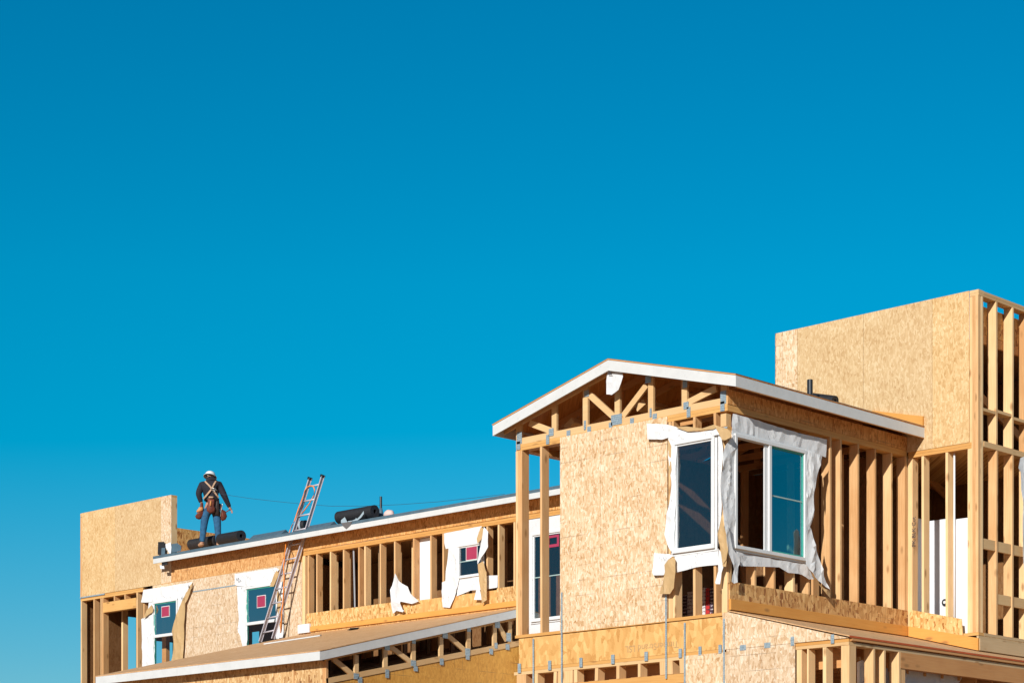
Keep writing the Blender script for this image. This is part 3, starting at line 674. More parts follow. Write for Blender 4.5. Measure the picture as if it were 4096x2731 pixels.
# ================================================================= LEFT WING
lw=thing('house_wing',(-31,28.5,0),'long set back left wing with exposed studs and a roof the worker stands on','building')
XLE=XY(1,75,YL)                       # left end
XP=XY(0,687,YL)                       # right end of raised parapet
SE=6.31+EYE
SE=PY(1,650,865,YL).z                 # seam between parapet and wall
zpl=PY(1,75,362,YL).z; zpr=PY(1,725,228,YL).z; ZP=(zpl+zpr)/2
s1=XY(1,325,YL); s2=XY(1,652,YL)
for a,b,mm in ((XLE+.075,s1-.002,OSB_P),(s1+.002,s2-.002,OSB_P),(s2+.002,XP,OSB_L)):
    part('sheathing',box(a,b,YL-.013,YL-.001,SE-.0,ZP),mm,lw)
stud(lw,XLE,YL-.006,SE,ZP-.09,wx=.073,wy=.14,name='corner_post'); plates(lw,2,XLE,XLE+.073,YL-.006,YL+.14,ZP,mat=WT)
part('parapet_end',box(XP-.04,XP,YL,YL+.14,SE+.2,ZP-.045),WV,lw); part('parapet_cap',box(XP-.6,XP,YL,YL+.14,ZP-.044,ZP-.001),WH,lw)
part('parapet_back',box(XLE,XP-.05,YL+.10,YL+.14,SE+.2,ZP-.05),OSB_W,lw)
# side curb running back over the roof
part('parapet_side',box(XLE,XLE+.025,YL+.142,YL+6,SE+.05,ZP),OSB_W,lw)
ya_,yb_,yc_,yd_=YX(1,404,XLE),YX(1,470,XLE),YX(1,604,XLE),YX(1,730,XLE)
for p0,p1,q0 in ((YL+.142,ya_,0),(ya_+.001,yb_,PX(1,440,1098,XLE).z),(yb_+.001,yc_,0),(yc_+.001,yd_,PX(1,660,1272,XLE).z),(yd_+.001,YL+4.2,0)):
    part('side_wall',box(XLE,XLE+.012,p0,p1,q0,SE),DIM,lw)
# roof
YE2=YL-.30; XRL=XY(0,615,YE2)
zt2=PY(0,615,2227,YE2).z; zt2r=PY(0,2064,1969,YE2).z; ZT2=(zt2+zt2r)/2
print('eave z',zt2,zt2r)
XRR=-22.0; SL2=.25; YRD=YL+5.5
def z2(Y): return ZT2+SL2*(Y-YE2)
part('roof',M().polyX([(YE2,ZT2-.02),(YRD,z2(YRD)-.02),(YRD,z2(YRD)-.004),(YE2,ZT2-.004)],XRL,XRR),TILT,lw)
part('roof_deck',M().polyX([(YL+.145,z2(YL+.145)-.03),(YRD,z2(YRD)-.03),(YRD,z2(YRD)-.01),(YL+.145,z2(YL+.145)-.01)],XLE+.03,XRL-.002),OSB_F,lw)
part('roof_soffit',M().polyX([(YE2+.02,ZT2-.036),(YRD,z2(YRD)-.036),(YRD,z2(YRD)-.021),(YE2+.02,ZT2-.021)],XRL+.01,XRR),OSB_W,lw)
part('roof',M().polyX([(YRD,z2(YRD)-.02),(YRD+5,z2(YRD)-1.25),(YRD+5,z2(YRD)-1.23),(YRD,z2(YRD)-.004)],XRL,XRR),TILT,lw)
fb=PY(0,615,2254.4,YE2).z; fbr=PY(0,2160,1989.3,YE2).z; FB=(fb+fbr)/2
part('metal_edge',box(XRL,XRR,YE2-.022,YE2-.001,FB+.10,ZT2+.001),TILT,lw)
xj=[XRL,XRL+3.65,XRL+3.66+3.6,XRL+10.9,XRR]
for i in range(4): part('fascia',box(xj[i]+.0035,xj[i+1],YE2-.018-.001*(i%2),YE2,FB,FB+.099-.001*(i%2)),WHITE,lw)
for x in (XRL+.25,):
    part('eave_scrap',box(x,x+.18,YE2+.02,YE2+.04,FB-.06,FB+.05),BLACK,lw)
    flap(lw,1,[(640,728),(668,730),(672,755),(644,755)],'Y',YE2+.05,.0,WRAP,.02)
# wall under eave: right, strand board band above plates, tinted for the eave shade
PLT=(PY(2,100,622,YL).z+PY(2,1573,385,YL).z)/2
xfr=XY(2,52,YL)
part('sheathing',box(XP+.002,xfr,YL-.013,YL-.001,SE+.008,ZT2-.02),OSB_D,lw)
part('sheathing',box(xfr+.002,XRR-.05,YL-.013,YL-.001,PLT+.002,ZT2-.02),OSB_D,lw)
plates(lw,2,xfr,XRR-.05,YL,YL+.14,PLT,h=.045)
part('corner_post',box(xfr+.003,xfr+.09,YL-.003,YL+.14,0,PLT-.09),WV,lw)
FLW=3.0+EYE
# lower strand boards between windows
bx_=[XY(1,795,YL),XY(1,1050,YL),XY(1,1215,YL)]
w0=(XY(1,598,YL),XY(1,778,YL)); w1_=(XY(1,1256,YL),XY(1,1490,YL)); 
part('sheathing',box(w0[1]+.03,bx_[1]-.002,YL-.013,YL-.001,FLW-.5,SE-.004),OSB_L,lw)
part('sheathing',box(bx_[1]+.002,w1_[0]-.02,YL-.013,YL-.001,FLW-.5,SE-.004),OSB_L,lw)
zh1=PY(1,1256,888,YL).z; zh0=PY(1,598,992,YL).z
part('sheathing',box(w1_[0]-.018,w1_[1]+.02,YL-.013,YL-.001,zh1+.03,SE-.004),OSB_L,lw)
part('sheathing',box(w1_[1]+.022,xfr,YL-.013,YL-.001,FLW-.5,SE-.004),OSB_L,lw)
part('sheathing',box(w0[0]-.03,w0[1]+.028,YL-.013,YL-.001,zh0+.03,SE-.004),OSB_L,lw)
part('seam_strip',box(s2,xfr,YL-.016,YL-.001,SE-.003,SE+.007),WH,lw)
a=PY(1,880,918,YL); b=PY(1,1645,802,YL); part('flat_strap',box(a.x,XY(1,1185,YL),YL-.019,YL-.015,a.z-.012,a.z+.012),STRAP,lw)
a=PY(1,70,962,YL); part('flat_strap',box(XLE,XY(1,250,YL),YL-.019,YL-.015,SE-.03,SE+.0),STRAP,lw)
# windows of the wing
def pz(z,x,y): return PY(z,x,y,YL).z
window(lw,'Y',YL-.02,w0[0],w0[1],pz(1,598,1470)-.1,pz(1,598,992),rails=(pz(1,597,1238),),sticker=(XY(1,660,YL),XY(1,712,YL),pz(1,685,1094),pz(1,685,1024)),green=True,glassmat=GLW,vbars=())
window(lw,'Y',YL-.02,w1_[0],w1_[1],pz(1,1256,1360)-.1,pz(1,1256,888),rails=(pz(1,1258,1150),),sticker=(XY(1,1340,YL),XY(1,1396,YL),pz(1,1368,1026),pz(1,1368,948)),green=True,glassmat=GLW)
w3=window(lw,'Y',YL-.02,XY(2,1166,YL),XY(2,1345,YL),pz(2,1166,828),pz(2,1166,592),fw=.03,sticker=(XY(2,1227,YL),XY(2,1302,YL),pz(2,1265,688),pz(2,1265,600)),bars=(pz(2,1182,708),))
w4=window(lw,'Y',YL-.02,XY(4,388,YL),XY(4,720,YL),pz(4,388,1048),pz(4,388,290),fw=.04,sticker=(XY(4,522,YL),XY(4,622,YL),pz(4,575,402),pz(4,575,300),1),bars=(pz(4,400,668),))
# wrap
def fl(z,pts,mat=WRAP,off=.02,fold=.03,**k): return flap(lw,z,pts,'Y',YL,off,mat,fold,**k)
fl(1,[(522,904),(870,848),(866,872),(832,920),(800,968),(776,1032),(774,966),(602,992),(586,984),(540,994),(505,992)],fold=.05)
fl(1,[(560,992),(602,992),(600,1500),(512,1520),(510,1112),(552,1090),(586,1058)],off=.01,fold=.05)
fl(1,[(524,1110),(545,1050),(580,1010),(592,1040),(588,1062),(552,1088)],PAPER,off=.06,fold=.04)
fl(1,[(870,850),(862,900),(820,1000),(795,1060),(795,1480),(716,1490),(735,1270),(722,1200),(760,1080),(796,970)],PAPER,off=.05,fold=.06)
fl(1,[(1172,790),(1470,745),(1488,760),(1462,800),(1420,862),(1256,882),(1190,876),(1172,868)],fold=.04)
fl(1,[(1190,880),(1254,884),(1260,1380),(1236,1370),(1210,1230),(1190,1180),(1212,1080),(1228,1030),(1206,930)],off=.01,fold=.07)
fl(1,[(1470,765),(1486,790),(1450,880),(1418,880),(1440,820)],PAPER,off=.08,fold=.04)
fl(1,[(1470,860),(1520,840),(1500,900),(1490,1000),(1505,1120),(1520,1340),(1470,1350),(1466,1100)],off=.02,fold=.05)
fl(1,[(1468,880),(1500,960),(1510,1100),(1500,1200),(1480,1100)],PAPER,off=.07,fold=.04)
fl(2,[(1060,502),(1190,478),(1328,450),(1344,500),(1344,566),(1166,590),(1096,610),(1072,612),(1060,570)],fold=.03)
fl(2,[(1094,602),(1166,592),(1166,832),(1158,880),(1130,960),(1104,1032),(1050,1026),(1062,930),(1042,850),(1070,840),(1080,720)],off=.02,fold=.06)
fl(2,[(1166,828),(1320,804),(1440,800),(1440,886),(1350,902),(1250,908),(1150,950),(1158,880)],off=.01,fold=.03)
fl(2,[(1346,456),(1374,490),(1374,598),(1330,670),(1300,722),(1296,700),(1312,640),(1324,570)],off=.10,fold=.05)
fl(2,[(1326,456),(1348,470),(1344,520),(1300,576),(1296,540)],PAPER,off=.08,fold=.05)
fl(2,[(1300,722),(1340,700),(1362,780),(1362,975),(1326,1005),(1318,880)],PAPER,off=.10,fold=.06)
fl(2,[(1288,906),(1316,905),(1326,975),(1274,974)],off=.08,fold=.04)
# wrap field round the tall window behind the bay
a=XY(2,1665,YL); b=XY(4,388,YL)-.03; zt_=PLT-.1
part('house_wrap',box(a-.02,b,YL-.006,YL-.002,FLW-.5,zt_),WRAP2,lw); part('house_wrap',box(b,-23.2,YL-.006,YL-.002,pz(4,388,290)+.03,zt_),WRAP2,lw)
part('house_wrap',box(b,-23.2,YL-.006,YL-.002,FLW-.5,pz(4,388,1048)-.03),WRAP2,lw)
part('sheathing',box(XY(4,720,YL)+.03,-23.2,YL-.005,YL,FLW-.5,zt_),WRAP2,lw)
for zid,x,y,tx,sz,rot,pl in ((1,845,895,'R',.09,.5,0),(1,792,975,'R2',.07,.4,0),(1,1185,842,'RA',.08,.2,0),(1,1222,905,'R',.07,.4,0),(2,1362,520,'RA',.08,1.2,0)):
    p=PY(zid,x,y,YL-.12); text(lw,tx,sz,(p.x,p.y,p.z),RX90@Matrix.Rotation(rot,4,'Z'),INK,'printed_mark')
# studs right framed part
zf=FLW-.4; zs=PLT-.092
for x in (90,150,247,340,450,495,600,705,838,962,1052,1360,1442,1555,1570):
    stud(lw,XY(2,x,YL),YL,zf,zs)
for x in (200,300,410,520,650,755,1025,1400):
    stud(lw,XY(2,x,YL)+.02,YL+.25,zf,zs,name='inner_stud',wy=.1)
part('white_panel',box(XY(2,882,YL+.15),XY(2,968,YL+.15),YL+.145,YL+.16,zf,zs),BOARD,lw)
part('conduit',M().tube([(XY(2,418,YL+.1),YL+.10,zs),(XY(2,430,YL+.1),YL+.10,(zs+zf)/2+.5),(XY(2,436,YL+.1),YL+.10,zf)],.018,8),paint('grey_conduit',(.3,.3,.32),.5),lw)
part('drain_pipe',M().tube([(XY(2,598,YL+.16),YL+.19,zs),(XY(2,598,YL+.16),YL+.19,zf)],.028,8),DARKPL,lw)
# strand board skirt and orange ledger above the lower roof
zk1=(PY(2,85,1078,YL).z+PY(2,1573,872,YL).z)/2; zk0=(PY(2,120,1165,YL).z+PY(2,1573,985,YL).z)/2; zk=(PY(2,120,1210,YL).z+PY(2,1573,1022,YL).z)/2
a,b=XY(2,85,YL),XRR-.1
part('wall_skirt',box(a,XY(2,885,YL),YL-.013,YL-.001,zk-.1,zk1),OSB_S,lw); part('wall_skirt',box(XY(2,885,YL)+.003,XY(2,1440,YL),YL-.012,YL-.001,zk-.1,zk1-.03),LSL,lw)
part('wall_skirt',box(XY(2,1440,YL)+.003,XY(2,1640,YL),YL-.013,YL-.001,zk-.1,zk1),OSB_S,lw)
part('ledger',box(XY(2,120,YL),XY(2,1640,YL),YL-.052,YL-.014,zk+.01,zk0),WO,lw,bevel=.003)
part('ledger_end',box(XY(2,36,YL),XY(2,118,YL),YL-.06,YL-.014,zk+.0,zk+.17),BOARD,lw)
# left end framing
def zz1(x,y): return PY(1,x,y,YL).z
lt=SE-.002
plates(lw,2,XLE,XY(1,520,YL),YL,YL+.14,lt,h=.045)
z9=lt-.09; z8=0
for x,w in ((78,.038),(168,.038),(217,.038),(230,.045),(472,.045),(522,.04),(560,.03)): stud(lw,XY(1,x,YL),YL,z8,z9,wx=w)
hh=zz1(235,995); part('header',box(XY(1,233,YL)+.01,XY(1,470,YL),YL-.002,YL+.13,hh-.22,hh-.003),WH,lw)
for x in (312,388): stud(lw,XY(1,x,YL),YL,hh,z9,name='cripple_stud')
for x in (285,365): stud(lw,XY(1,x,YL+.9),YL+.9,z8,z9-.1,wx=.06,name='inner_stud')
for x in (100,190): stud(lw,XY(1,x+20,YL+.9),YL+1.2,z8,z9-.1,name='inner_stud')
# enclosing back walls, ceiling and floor keep the rooms dark
YBk=YL+4.2
xo0=XY(1,405,YBk)
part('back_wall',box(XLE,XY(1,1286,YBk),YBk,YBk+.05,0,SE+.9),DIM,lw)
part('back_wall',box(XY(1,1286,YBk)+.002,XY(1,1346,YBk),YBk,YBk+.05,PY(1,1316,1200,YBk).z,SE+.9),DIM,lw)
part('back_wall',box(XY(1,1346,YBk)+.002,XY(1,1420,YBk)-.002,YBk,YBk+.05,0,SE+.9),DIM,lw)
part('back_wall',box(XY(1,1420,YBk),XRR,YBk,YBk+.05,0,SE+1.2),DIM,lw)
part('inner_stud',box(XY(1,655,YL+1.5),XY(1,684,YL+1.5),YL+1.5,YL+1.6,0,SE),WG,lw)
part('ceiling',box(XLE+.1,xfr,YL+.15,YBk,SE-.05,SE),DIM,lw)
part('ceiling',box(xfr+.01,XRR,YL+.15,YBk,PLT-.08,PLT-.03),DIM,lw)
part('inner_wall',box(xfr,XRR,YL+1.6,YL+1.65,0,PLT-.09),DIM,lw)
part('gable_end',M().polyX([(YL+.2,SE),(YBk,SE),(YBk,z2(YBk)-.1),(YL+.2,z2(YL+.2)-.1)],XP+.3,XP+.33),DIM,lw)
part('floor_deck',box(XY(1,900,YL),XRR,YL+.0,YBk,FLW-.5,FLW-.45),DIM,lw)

# ================================================================= LOWER LEFT ROOF
XLR=XY(0,1201,YL); YE=PX(0,382.7,2702,XLR).y; XRK=XY(0,1279.4,YE)
ze_=(PY(0,382.7,2702.3,YE).z+PY(0,1279.4,2598.8,YE).z)/2; zw_=PY(0,1201,2536.5,YL).z
print('lower roof',XLR,YE,XRK,ze_,zw_)
ll=thing('porch_roof',((XLR+XRK)/2,YE+2,ze_-.5),'large bare shed roof with white fascia and an open truss side in front of the left wing','roof')
sl3=(zw_-ze_)/(YL-YE)
def z3(Y): return ze_+sl3*(Y-YE)
part('roof_deck',M().polyX([(YE-.004,z3(YE)),(YL-.016,z3(YL-.016)),(YL-.016,z3(YL)-.016),(YE-.004,z3(YE)-.014)],XLR,XRK),OSB_F,ll)
part('fascia',box(XLR,XLR+2.4,YE,YE+.02,ze_-.155,ze_-.017),WHITE,ll)
part('fascia',box(XLR+2.404,XRK,YE-.001,YE+.02,ze_-.156,ze_-.017),WHITE,ll)
part('rake_board',M().polyX([(YE+.0205,z3(YE)-.020),(YL-.02,z3(YL)-.020),(YL-.02,z3(YL)-.158),(YE+.0205,z3(YE)-.158)],XRK-.02,XRK+.001),WHITE,ll)
part('rake_board',M().polyX([(YE+.0205,z3(YE)-.020),(YL-.02,z3(YL)-.020),(YL-.02,z3(YL)-.158),(YE+.0205,z3(YE)-.158)],XLR,XLR+.02),WHITE,ll)
XTR=XRK-.10
yw=YX(2,222,XTR)
def TX(x,y): p=PX(2,x,y,XTR); return p.y,p.z
a=TX(250,1548); b=TX(1560,1290)
chs=(b[1]-a[1])/(b[0]-a[0])
def zbc(y): return a[1]+chs*(y-a[0])     # centre of bottom chord
yend=YL-.03
tr=part('truss',M().webX(yw,zbc(yw),yend,zbc(yend),.089,XTR-.038,XTR),WT,ll)
part('top_chord',M().polyX([(yw,z3(yw)-.02),(yend,z3(yend)-.02),(yend,z3(yend)-.20),(yw,z3(yw)-.20)],XTR-.04,XTR-.001),WH,tr)
for x in (425,632,832,1030,1225,1412,1520):
    y=TX(x,1300)[0]; part('web',M().polyX([(y,zbc(y)+.046),(y+.089,zbc(y+.089)+.046),(y+.089,z3(y)-.2),(y,z3(y)-.2)],XTR-.038,XTR),WT,tr)
for p,q in (((275,1392),(425,1515)),((680,1305),(832,1420)),((1080,1218),(1215,1335)),((1452,1152),(1512,1262))):
    p=TX(*p); q=TX(*q); part('web',M().webX(p[0],p[1],q[0],q[1],.085,XTR-.035,XTR-.003),WT,tr)
for q in ((435,1518,36,40),(462,1545,30,40),(655,1315,36,36),(655,1500,26,60),(845,1268,26,36),(842,1425,36,40),(858,1465,28,36),(1068,1228,36,40),(1043,1415,26,46),(1237,1187,26,30),(1228,1345,34,50),(1228,1385,26,30),(1395,1342,26,40),(1430,1300,20,40),(1440,1152,34,46),(1520,1240,32,60),(1512,1310,26,40)):
    cplateX(tr,2,*q,XTR)
for k in range(1,10):      # trusses further inside
    X=XTR-.61*k
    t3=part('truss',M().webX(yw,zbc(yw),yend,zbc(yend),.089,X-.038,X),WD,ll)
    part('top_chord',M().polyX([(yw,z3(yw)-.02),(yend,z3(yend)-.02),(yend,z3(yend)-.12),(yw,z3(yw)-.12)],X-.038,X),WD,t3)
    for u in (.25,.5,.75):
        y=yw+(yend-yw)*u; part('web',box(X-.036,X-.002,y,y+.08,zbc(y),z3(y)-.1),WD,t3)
# golden strand board wall under the truss, eave wall facing the front
part('sheathing',M().polyX([(yw+.045,0),(yend,0),(yend,zbc(yend)-.046),(yw+.045,zbc(yw)-.046)],XTR-.03,XTR-.012),OSB_G,ll)
part('corner_post',box(XTR-.09,XTR-.0,yw-.0,yw+.044,0,z3(yw)-.2),WV,ll)
part('sheathing',box(XLR+.15,XTR-.092,yw-.002,yw+.01,0,z3(yw)-.03),OSB_S,ll)
for x in (1590,): part('batten',box(XY(1,x,yw),XY(1,x,yw)+.04,yw-.03,yw-.004,0,z3(yw)-.16),WV,ll)
part('side_wall',box(XLR+.15,XLR+.17,yw+.02,YL-.03,0,z3(yw)-.1),DIM,ll)
part('ceiling',M().polyX([(yw+.1,zbc(yw)-.6),(yend,zbc(yend)-.6),(yend,zbc(yend)-.58),(yw+.1,zbc(yw)-.58)],XLR+.2,XTR-.1),DIM,ll)

# ================================================================= LOOSE THINGS
# board lying on the lower roof
def onroof(z,x,y):   # point of the lower left roof surface seen at x,y
    a_,b_=nat(z,x,y); r=(a_-CX)/F; dX=C7*r-C6; dY=C7+C6*r; dz=(HZ-b_)/F
    t=(ze_-sl3*YE-EYE)/(dz-sl3*dY); return Vector((dX*t,dY*t,EYE+dz*t))
q=onroof(2,190,1232); q1=onroof(1,1392,1292)
d=(q1-q).normalized(); m=M().beam(q+Vector((0,-.02,.012)),q1+Vector((0,-.02,.012)),.10,.02,Vector((0,-sl3,1)))
single('trim_board',m,WHITE,'long thin white trim board lying flat on the bare roof by the ladder foot','board')
q=onroof(2,405,1190); m=M(); 
for k in range(3): m.beam(q+Vector((-.1+.06*k,-.03*k,.01+.008*k)),q+Vector((.12+.03*k,.02,.012+.01*k)),.06,.008)
single('felt_scrap',m,BLACK,'small black scrap lying on the bare roof below the orange ledger board','scrap')
# torn cloth hanging at the studs
o=flap(None,2,[(705,785),(728,820),(760,858),(795,880),(812,930),(874,984),(840,986),(822,1002),(760,988),(745,990),(738,1022),(772,1050),(765,1062),(722,1052),(694,1074),(684,1000),(686,930),(678,905),(692,840)],'Y',YL-.03,.02,WRAP2,.10,name='hanging_cloth')
tag(o,'torn white cloth hanging from a stud of the left wing above the skirt board','cloth')

# ladder --------------------------------------------------------
lad=thing('ladder',PY(1,1390,1270,YL-.42),'tall grey aluminium ladder leaning up through the eave beside the worker','ladder')
YA,YZ=YL-.36,YL+.12
bl=PY(1,1352,1272,YA); br=PY(1,1442,1252,YA); tl=PY('r',940,245,YZ); trr=PY('r',1140,205,YZ)
up=(tl-bl).normalized()
for a,b in ((bl,tl),(br,trr)):
    ax=(br-bl).normalized(); m=M()
    nrm=up.cross(ax).normalized()
    m.beam(a,b,.010,.070,up=nrm)
    for sgn in (-1,1): m.beam(a+nrm*sgn*.034+ax*.010,b+nrm*sgn*.034+ax*.010,.024,.006,up=nrm)
    rl=part('rail',m,ALU,lad)
    part('end_cap',M().beam(b-up*.03,b+up*.02,.035,.1,up=nrm),DARKPL,rl)
Ln=(tl-bl).length; nr=int(Ln/.3)
for k in range(nr):
    f=(k*.3+.18)/Ln; a=bl.lerp(tl,f); b=br.lerp(trr,f); part('rung',M().tube([a,b],.017,8),ALU,lad,smooth=True)
# orange cord over the ladder
pts=[PY('r',x,y,YZ-.06+.0*i) for i,(x,y) in enumerate([(1000,385),(1015,430),(1000,520),(930,640),(870,720),(810,800)])]
c1=[(545,1420),(555,1330),(565,1230),(610,1100),(660,980),(700,900),(760,720),(820,560),(860,440),(900,378),(960,360),(995,375)]
P2=[PY('r',x,y,YL-.1-.06+.24*i/12) for i,(x,y) in enumerate(c1)]
lo=[PY(1,x,y,YL-.30) for x,y in ((1500,1210),(1503,1130),(1508,1060),(1515,1000),(1520,900),(1525,820),(1520,750),(1530,640),(1535,600))]
single('extension_cord',M().tube(lo+P2[2:]+pts,.011,6),ORANGE,'orange cord looped over the top rungs of the ladder and hanging down','cord',smooth=True)

# rolls, pipes and sheets on the roof ----------------------------
def roll(zid,xa,ya,xb,yb,Y,r,label,cat='roll',group='rolls of black roofing felt',wrap=None):
    a=PY(zid,xa,ya,Y); b=PY(zid,xb,yb,Y)
    b.z=a.z+(b.z-a.z)
    d=(b-a).normalized(); n=28
    t=thing('felt_roll',((a+b)/2-Vector((0,0,r))),label,cat,group)
    m=M(); 
    u=d.cross(Vector((0,0,1))).normalized(); w=u.cross(d)
    k0=0
    for p in (a,b):
        for rr in (r,r*.34):
            for i in range(n):
                th_=2*math.pi*i/n; e=rr*(1+.015*math.sin(3*th_)); m.v.append(p+(u*math.cos(th_)+w*math.sin(th_))*e)
    for i in range(n):
        j=(i+1)%n
        m.f+=[(i,j,2*n+j,2*n+i),(n+i,3*n+i,3*n+j,n+j),(i,n+i,n+j,j),(2*n+i,2*n+j,3*n+j,3*n+i)]
    part('felt',m,BLACK,t)
    fl_=a+(d.cross(Vector((0,0,1))).normalized())*r
    m=M().beam(a+u*r*1.0-w*r*.9,b+u*r-w*r*.9,.006,r*.5,up=w); part('loose_end',m,BLACK,t)
    if wrap:
        for f0,f1 in wrap:
            q0=a.lerp(b,f0); q1=a.lerp(b,f1); mm=M().tube([q0,q1],r+.004,24,cap=False); part('wrapper_band',mm,paint('clear_tape',(.35,.42,.46),.3) if 'clear_tape' not in bpy.data.materials else bpy.data.materials['clear_tape'],t)
    return t
mz=.0
def onr2(zid,x,Y,r):  # lying on wing roof: pixel height for a roll centre
    X=XY(zid,x,Y); return X,z2(Y)+r
def roll2(zid,xa,Ya,xb,Yb,r,label,dz=0,**k):
    a=PY(zid,xa,0,Ya); b=PY(zid,xb,0,Yb)
    global _a,_b
    za=z2(Ya)+r+dz; zb_=z2(Yb)+r+dz
    fa=HZ-(za-EYE)*F/(Ya/(C7+C6*((nat(zid,xa)[0]-CX)/F))); fb_=HZ-(zb_-EYE)*F/(Yb/(C7+C6*((nat(zid,xb)[0]-CX)/F)))
    A=Vector((a.x,Ya,za)); B=Vector((b.x,Yb,zb_)); d=(B-A).normalized(); n=28
    t=thing('felt_roll',((A+B)/2-Vector((0,0,r))),label,'roll','rolls of black roofing felt')
    u=d.cross(Vector((0,0,1))).normalized(); w=u.cross(d); m=M()
    for p in (A,B):
        for rr in (r,r*.34):
            for i in range(n):
                th_=2*math.pi*i/n; e=rr*(1+.015*math.sin(3*th_+1)); m.v.append(p+(u*math.cos(th_)+w*math.sin(th_))*e)
    for i in range(n):
        j=(i+1)%n
        m.f+=[(i,j,2*n+j,2*n+i),(n+i,3*n+i,3*n+j,n+j),(i,n+i,n+j,j),(2*n+i,2*n+j,3*n+j,3*n+i)]
    part('felt',m,BLACK,t)
    for i,(f0,f1) in enumerate(k.get('wrap',())):
        mm=M().tube([A.lerp(B,f0),A.lerp(B,f1)],r+.005,24,cap=False)
        part('wrapper_band',mm,bpy.data.materials.get('clear_tape') or paint('clear_tape',(.35,.42,.46),.3),t)
    return t,A,B
ZMm=50.3
YM=30.1
roll2('m',250,YM+.2,660,YM+.3,.125,'black felt roll lying behind the worker on the wing roof')
roll2('m',715,YM-.25,1040,YM-.35,.125,'black felt roll at the right foot of the worker, open end showing')
t,A,B=roll2('r',1395,YL+.25,1960,YL+.3,.125,'thick black felt roll with torn silver wrapper by the roof vent pipe')
tape=bpy.data.materials.get('clear_tape') or paint('clear_tape',(.35,.42,.46),.3)
def scrapY(par,zid,pts,Y,mat,off=0,fold=.02,name='torn_wrapper'): return flap(par,zid,pts,'Y',Y,off,mat,fold,name=name)
scrapY(t,'r',[(1425,900),(1485,850),(1510,910),(1530,935),(1480,942),(1425,942)],YL+.10,tape)
scrapY(t,'r',[(1530,915),(1600,905),(1650,885),(1660,862),(1675,880),(1720,840),(1780,755),(1785,800),(1740,860),(1690,900),(1600,915),(1545,930)],YL+.10,tape)
roll2('r',745,YL+.35,880,YL+.4,.10,'short black felt roll with a pale band glimpsed between the ladder rails',wrap=((.4,.6),))
single('felt_flap',M().polyY([(XY('r',1430,YE2-.03),FB+.16),(XY('r',1600,YE2-.03),FB+.155),(XY('r',1575,YE2-.03),FB+.09),(XY('r',1508,YE2-.03),FB+.03),(XY('r',1460,YE2-.03),FB+.09)],YE2-.03,YE2-.026),paint('grey_flap',(.12,.11,.11),.7),'small dark flap hanging over the white eave board under the thick felt roll','flap')
def pipe(zid,x,ytop,Y,r,zb_,label,boot=True):
    p=PY(zid,x,ytop,Y); t=thing('vent_pipe',(p.x,Y,zb_),label,'pipe')
    part('pipe',M().tube([(p.x,Y,zb_-.05),(p.x,Y,p.z)],r,16),DARKPL,t,smooth=False)
    if boot: part('boot',M().tube([(p.x,Y,zb_-.02),(p.x,Y,zb_+.06),(p.x,Y,zb_+.17)],[r*2.4,r*2.0,r*1.15],16),TILT,t,smooth=True)
pipe('r',2052,530,YL+.6,.024,z2(YL+.6),'black vent pipe with grey flashing boot on the left wing roof')
Yp=24.2; xpp=PY(7,256,700,Yp).x
pipe(7,256,692,Yp,.04,zr(xpp),'black vent pipe standing on the gable roof in front of the tower',boot=False)
# roll on gable roof
a=PY(7,120,790,24.9); b=PY(7,436,830,24.3)
A=Vector((-17.95,25.2,zr(-17.95)+.10)); 
pa=PY(7,300,800,24.9); pb=PY(7,430,835,24.0)
A=Vector((pa.x-.2,25.15,pa.z+.02)); B=Vector((pb.x,24.0,pb.z))
t=thing('felt_roll',(A+B)/2-Vector((0,0,.1)),'black felt roll lying on the gable roof beside its vent pipe','roll','rolls of black roofing felt')
A=Vector((XY(7,262,24.6),24.6,0)); B=Vector((XY(7,434,24.6),24.6,0)); A.z=zr(A.x)+.1; B.z=zr(B.x)+.1
m=M(); n=24; d=(B-A).normalized(); u=d.cross(Vector((0,0,1))).normalized(); w=u.cross(d)
for p in (A,B):
    for rr in (.085,.035):
        for i in range(n): m.v.append(p+(u*math.cos(2*math.pi*i/n)+w*math.sin(2*math.pi*i/n))*rr)
for i in range(n):
    j=(i+1)%n; m.f+=[(i,j,2*n+j,2*n+i),(n+i,3*n+i,3*n+j,n+j),(i,n+i,n+j,j),(2*n+i,2*n+j,3*n+j,3*n+i)]
part('felt',m,BLACK,t)
# underlay sheets lifted on the wing roof
for k,(za,zb2,h,lab) in enumerate(((( 'r',90),('r',600),.11,'raised grey underlay sheet on the wing roof left of the ladder'),(('r',940),('r',1360),.10,'raised grey underlay sheet on the wing roof between ladder and thick roll'))):
    xa=XY(za[0],za[1],YL+.1); xb=XY(zb2[0],zb2[1],YL+.1)
    m=M().polyX([(YL-.1,z2(YL-.1)),(YL+.04,z2(YL)+h*.8),(YL+.12,z2(YL+.1))],xa,xb)
    single('underlay_sheet',m,TILT,lab,'roofing sheet','raised underlay sheets')
for x,Y,lab in ((2175,YL+.5,'small pale pink bundle lying just behind the wing eave right of the vent pipe'),):
    p=PY('r',x,800,Y); m=M().tube([(p.x-.12,Y,z2(Y)+.0),(p.x-.06,Y,z2(Y)+.02),(p.x,Y,z2(Y)+.03),(p.x+.08,Y,z2(Y)+.02),(p.x+.12,Y,z2(Y))],[.03,.07,.085,.07,.03],12)
    single('cloth_bundle',m,paint('pink_cloth',(.7,.5,.46),.8),lab,'bundle',smooth=True)
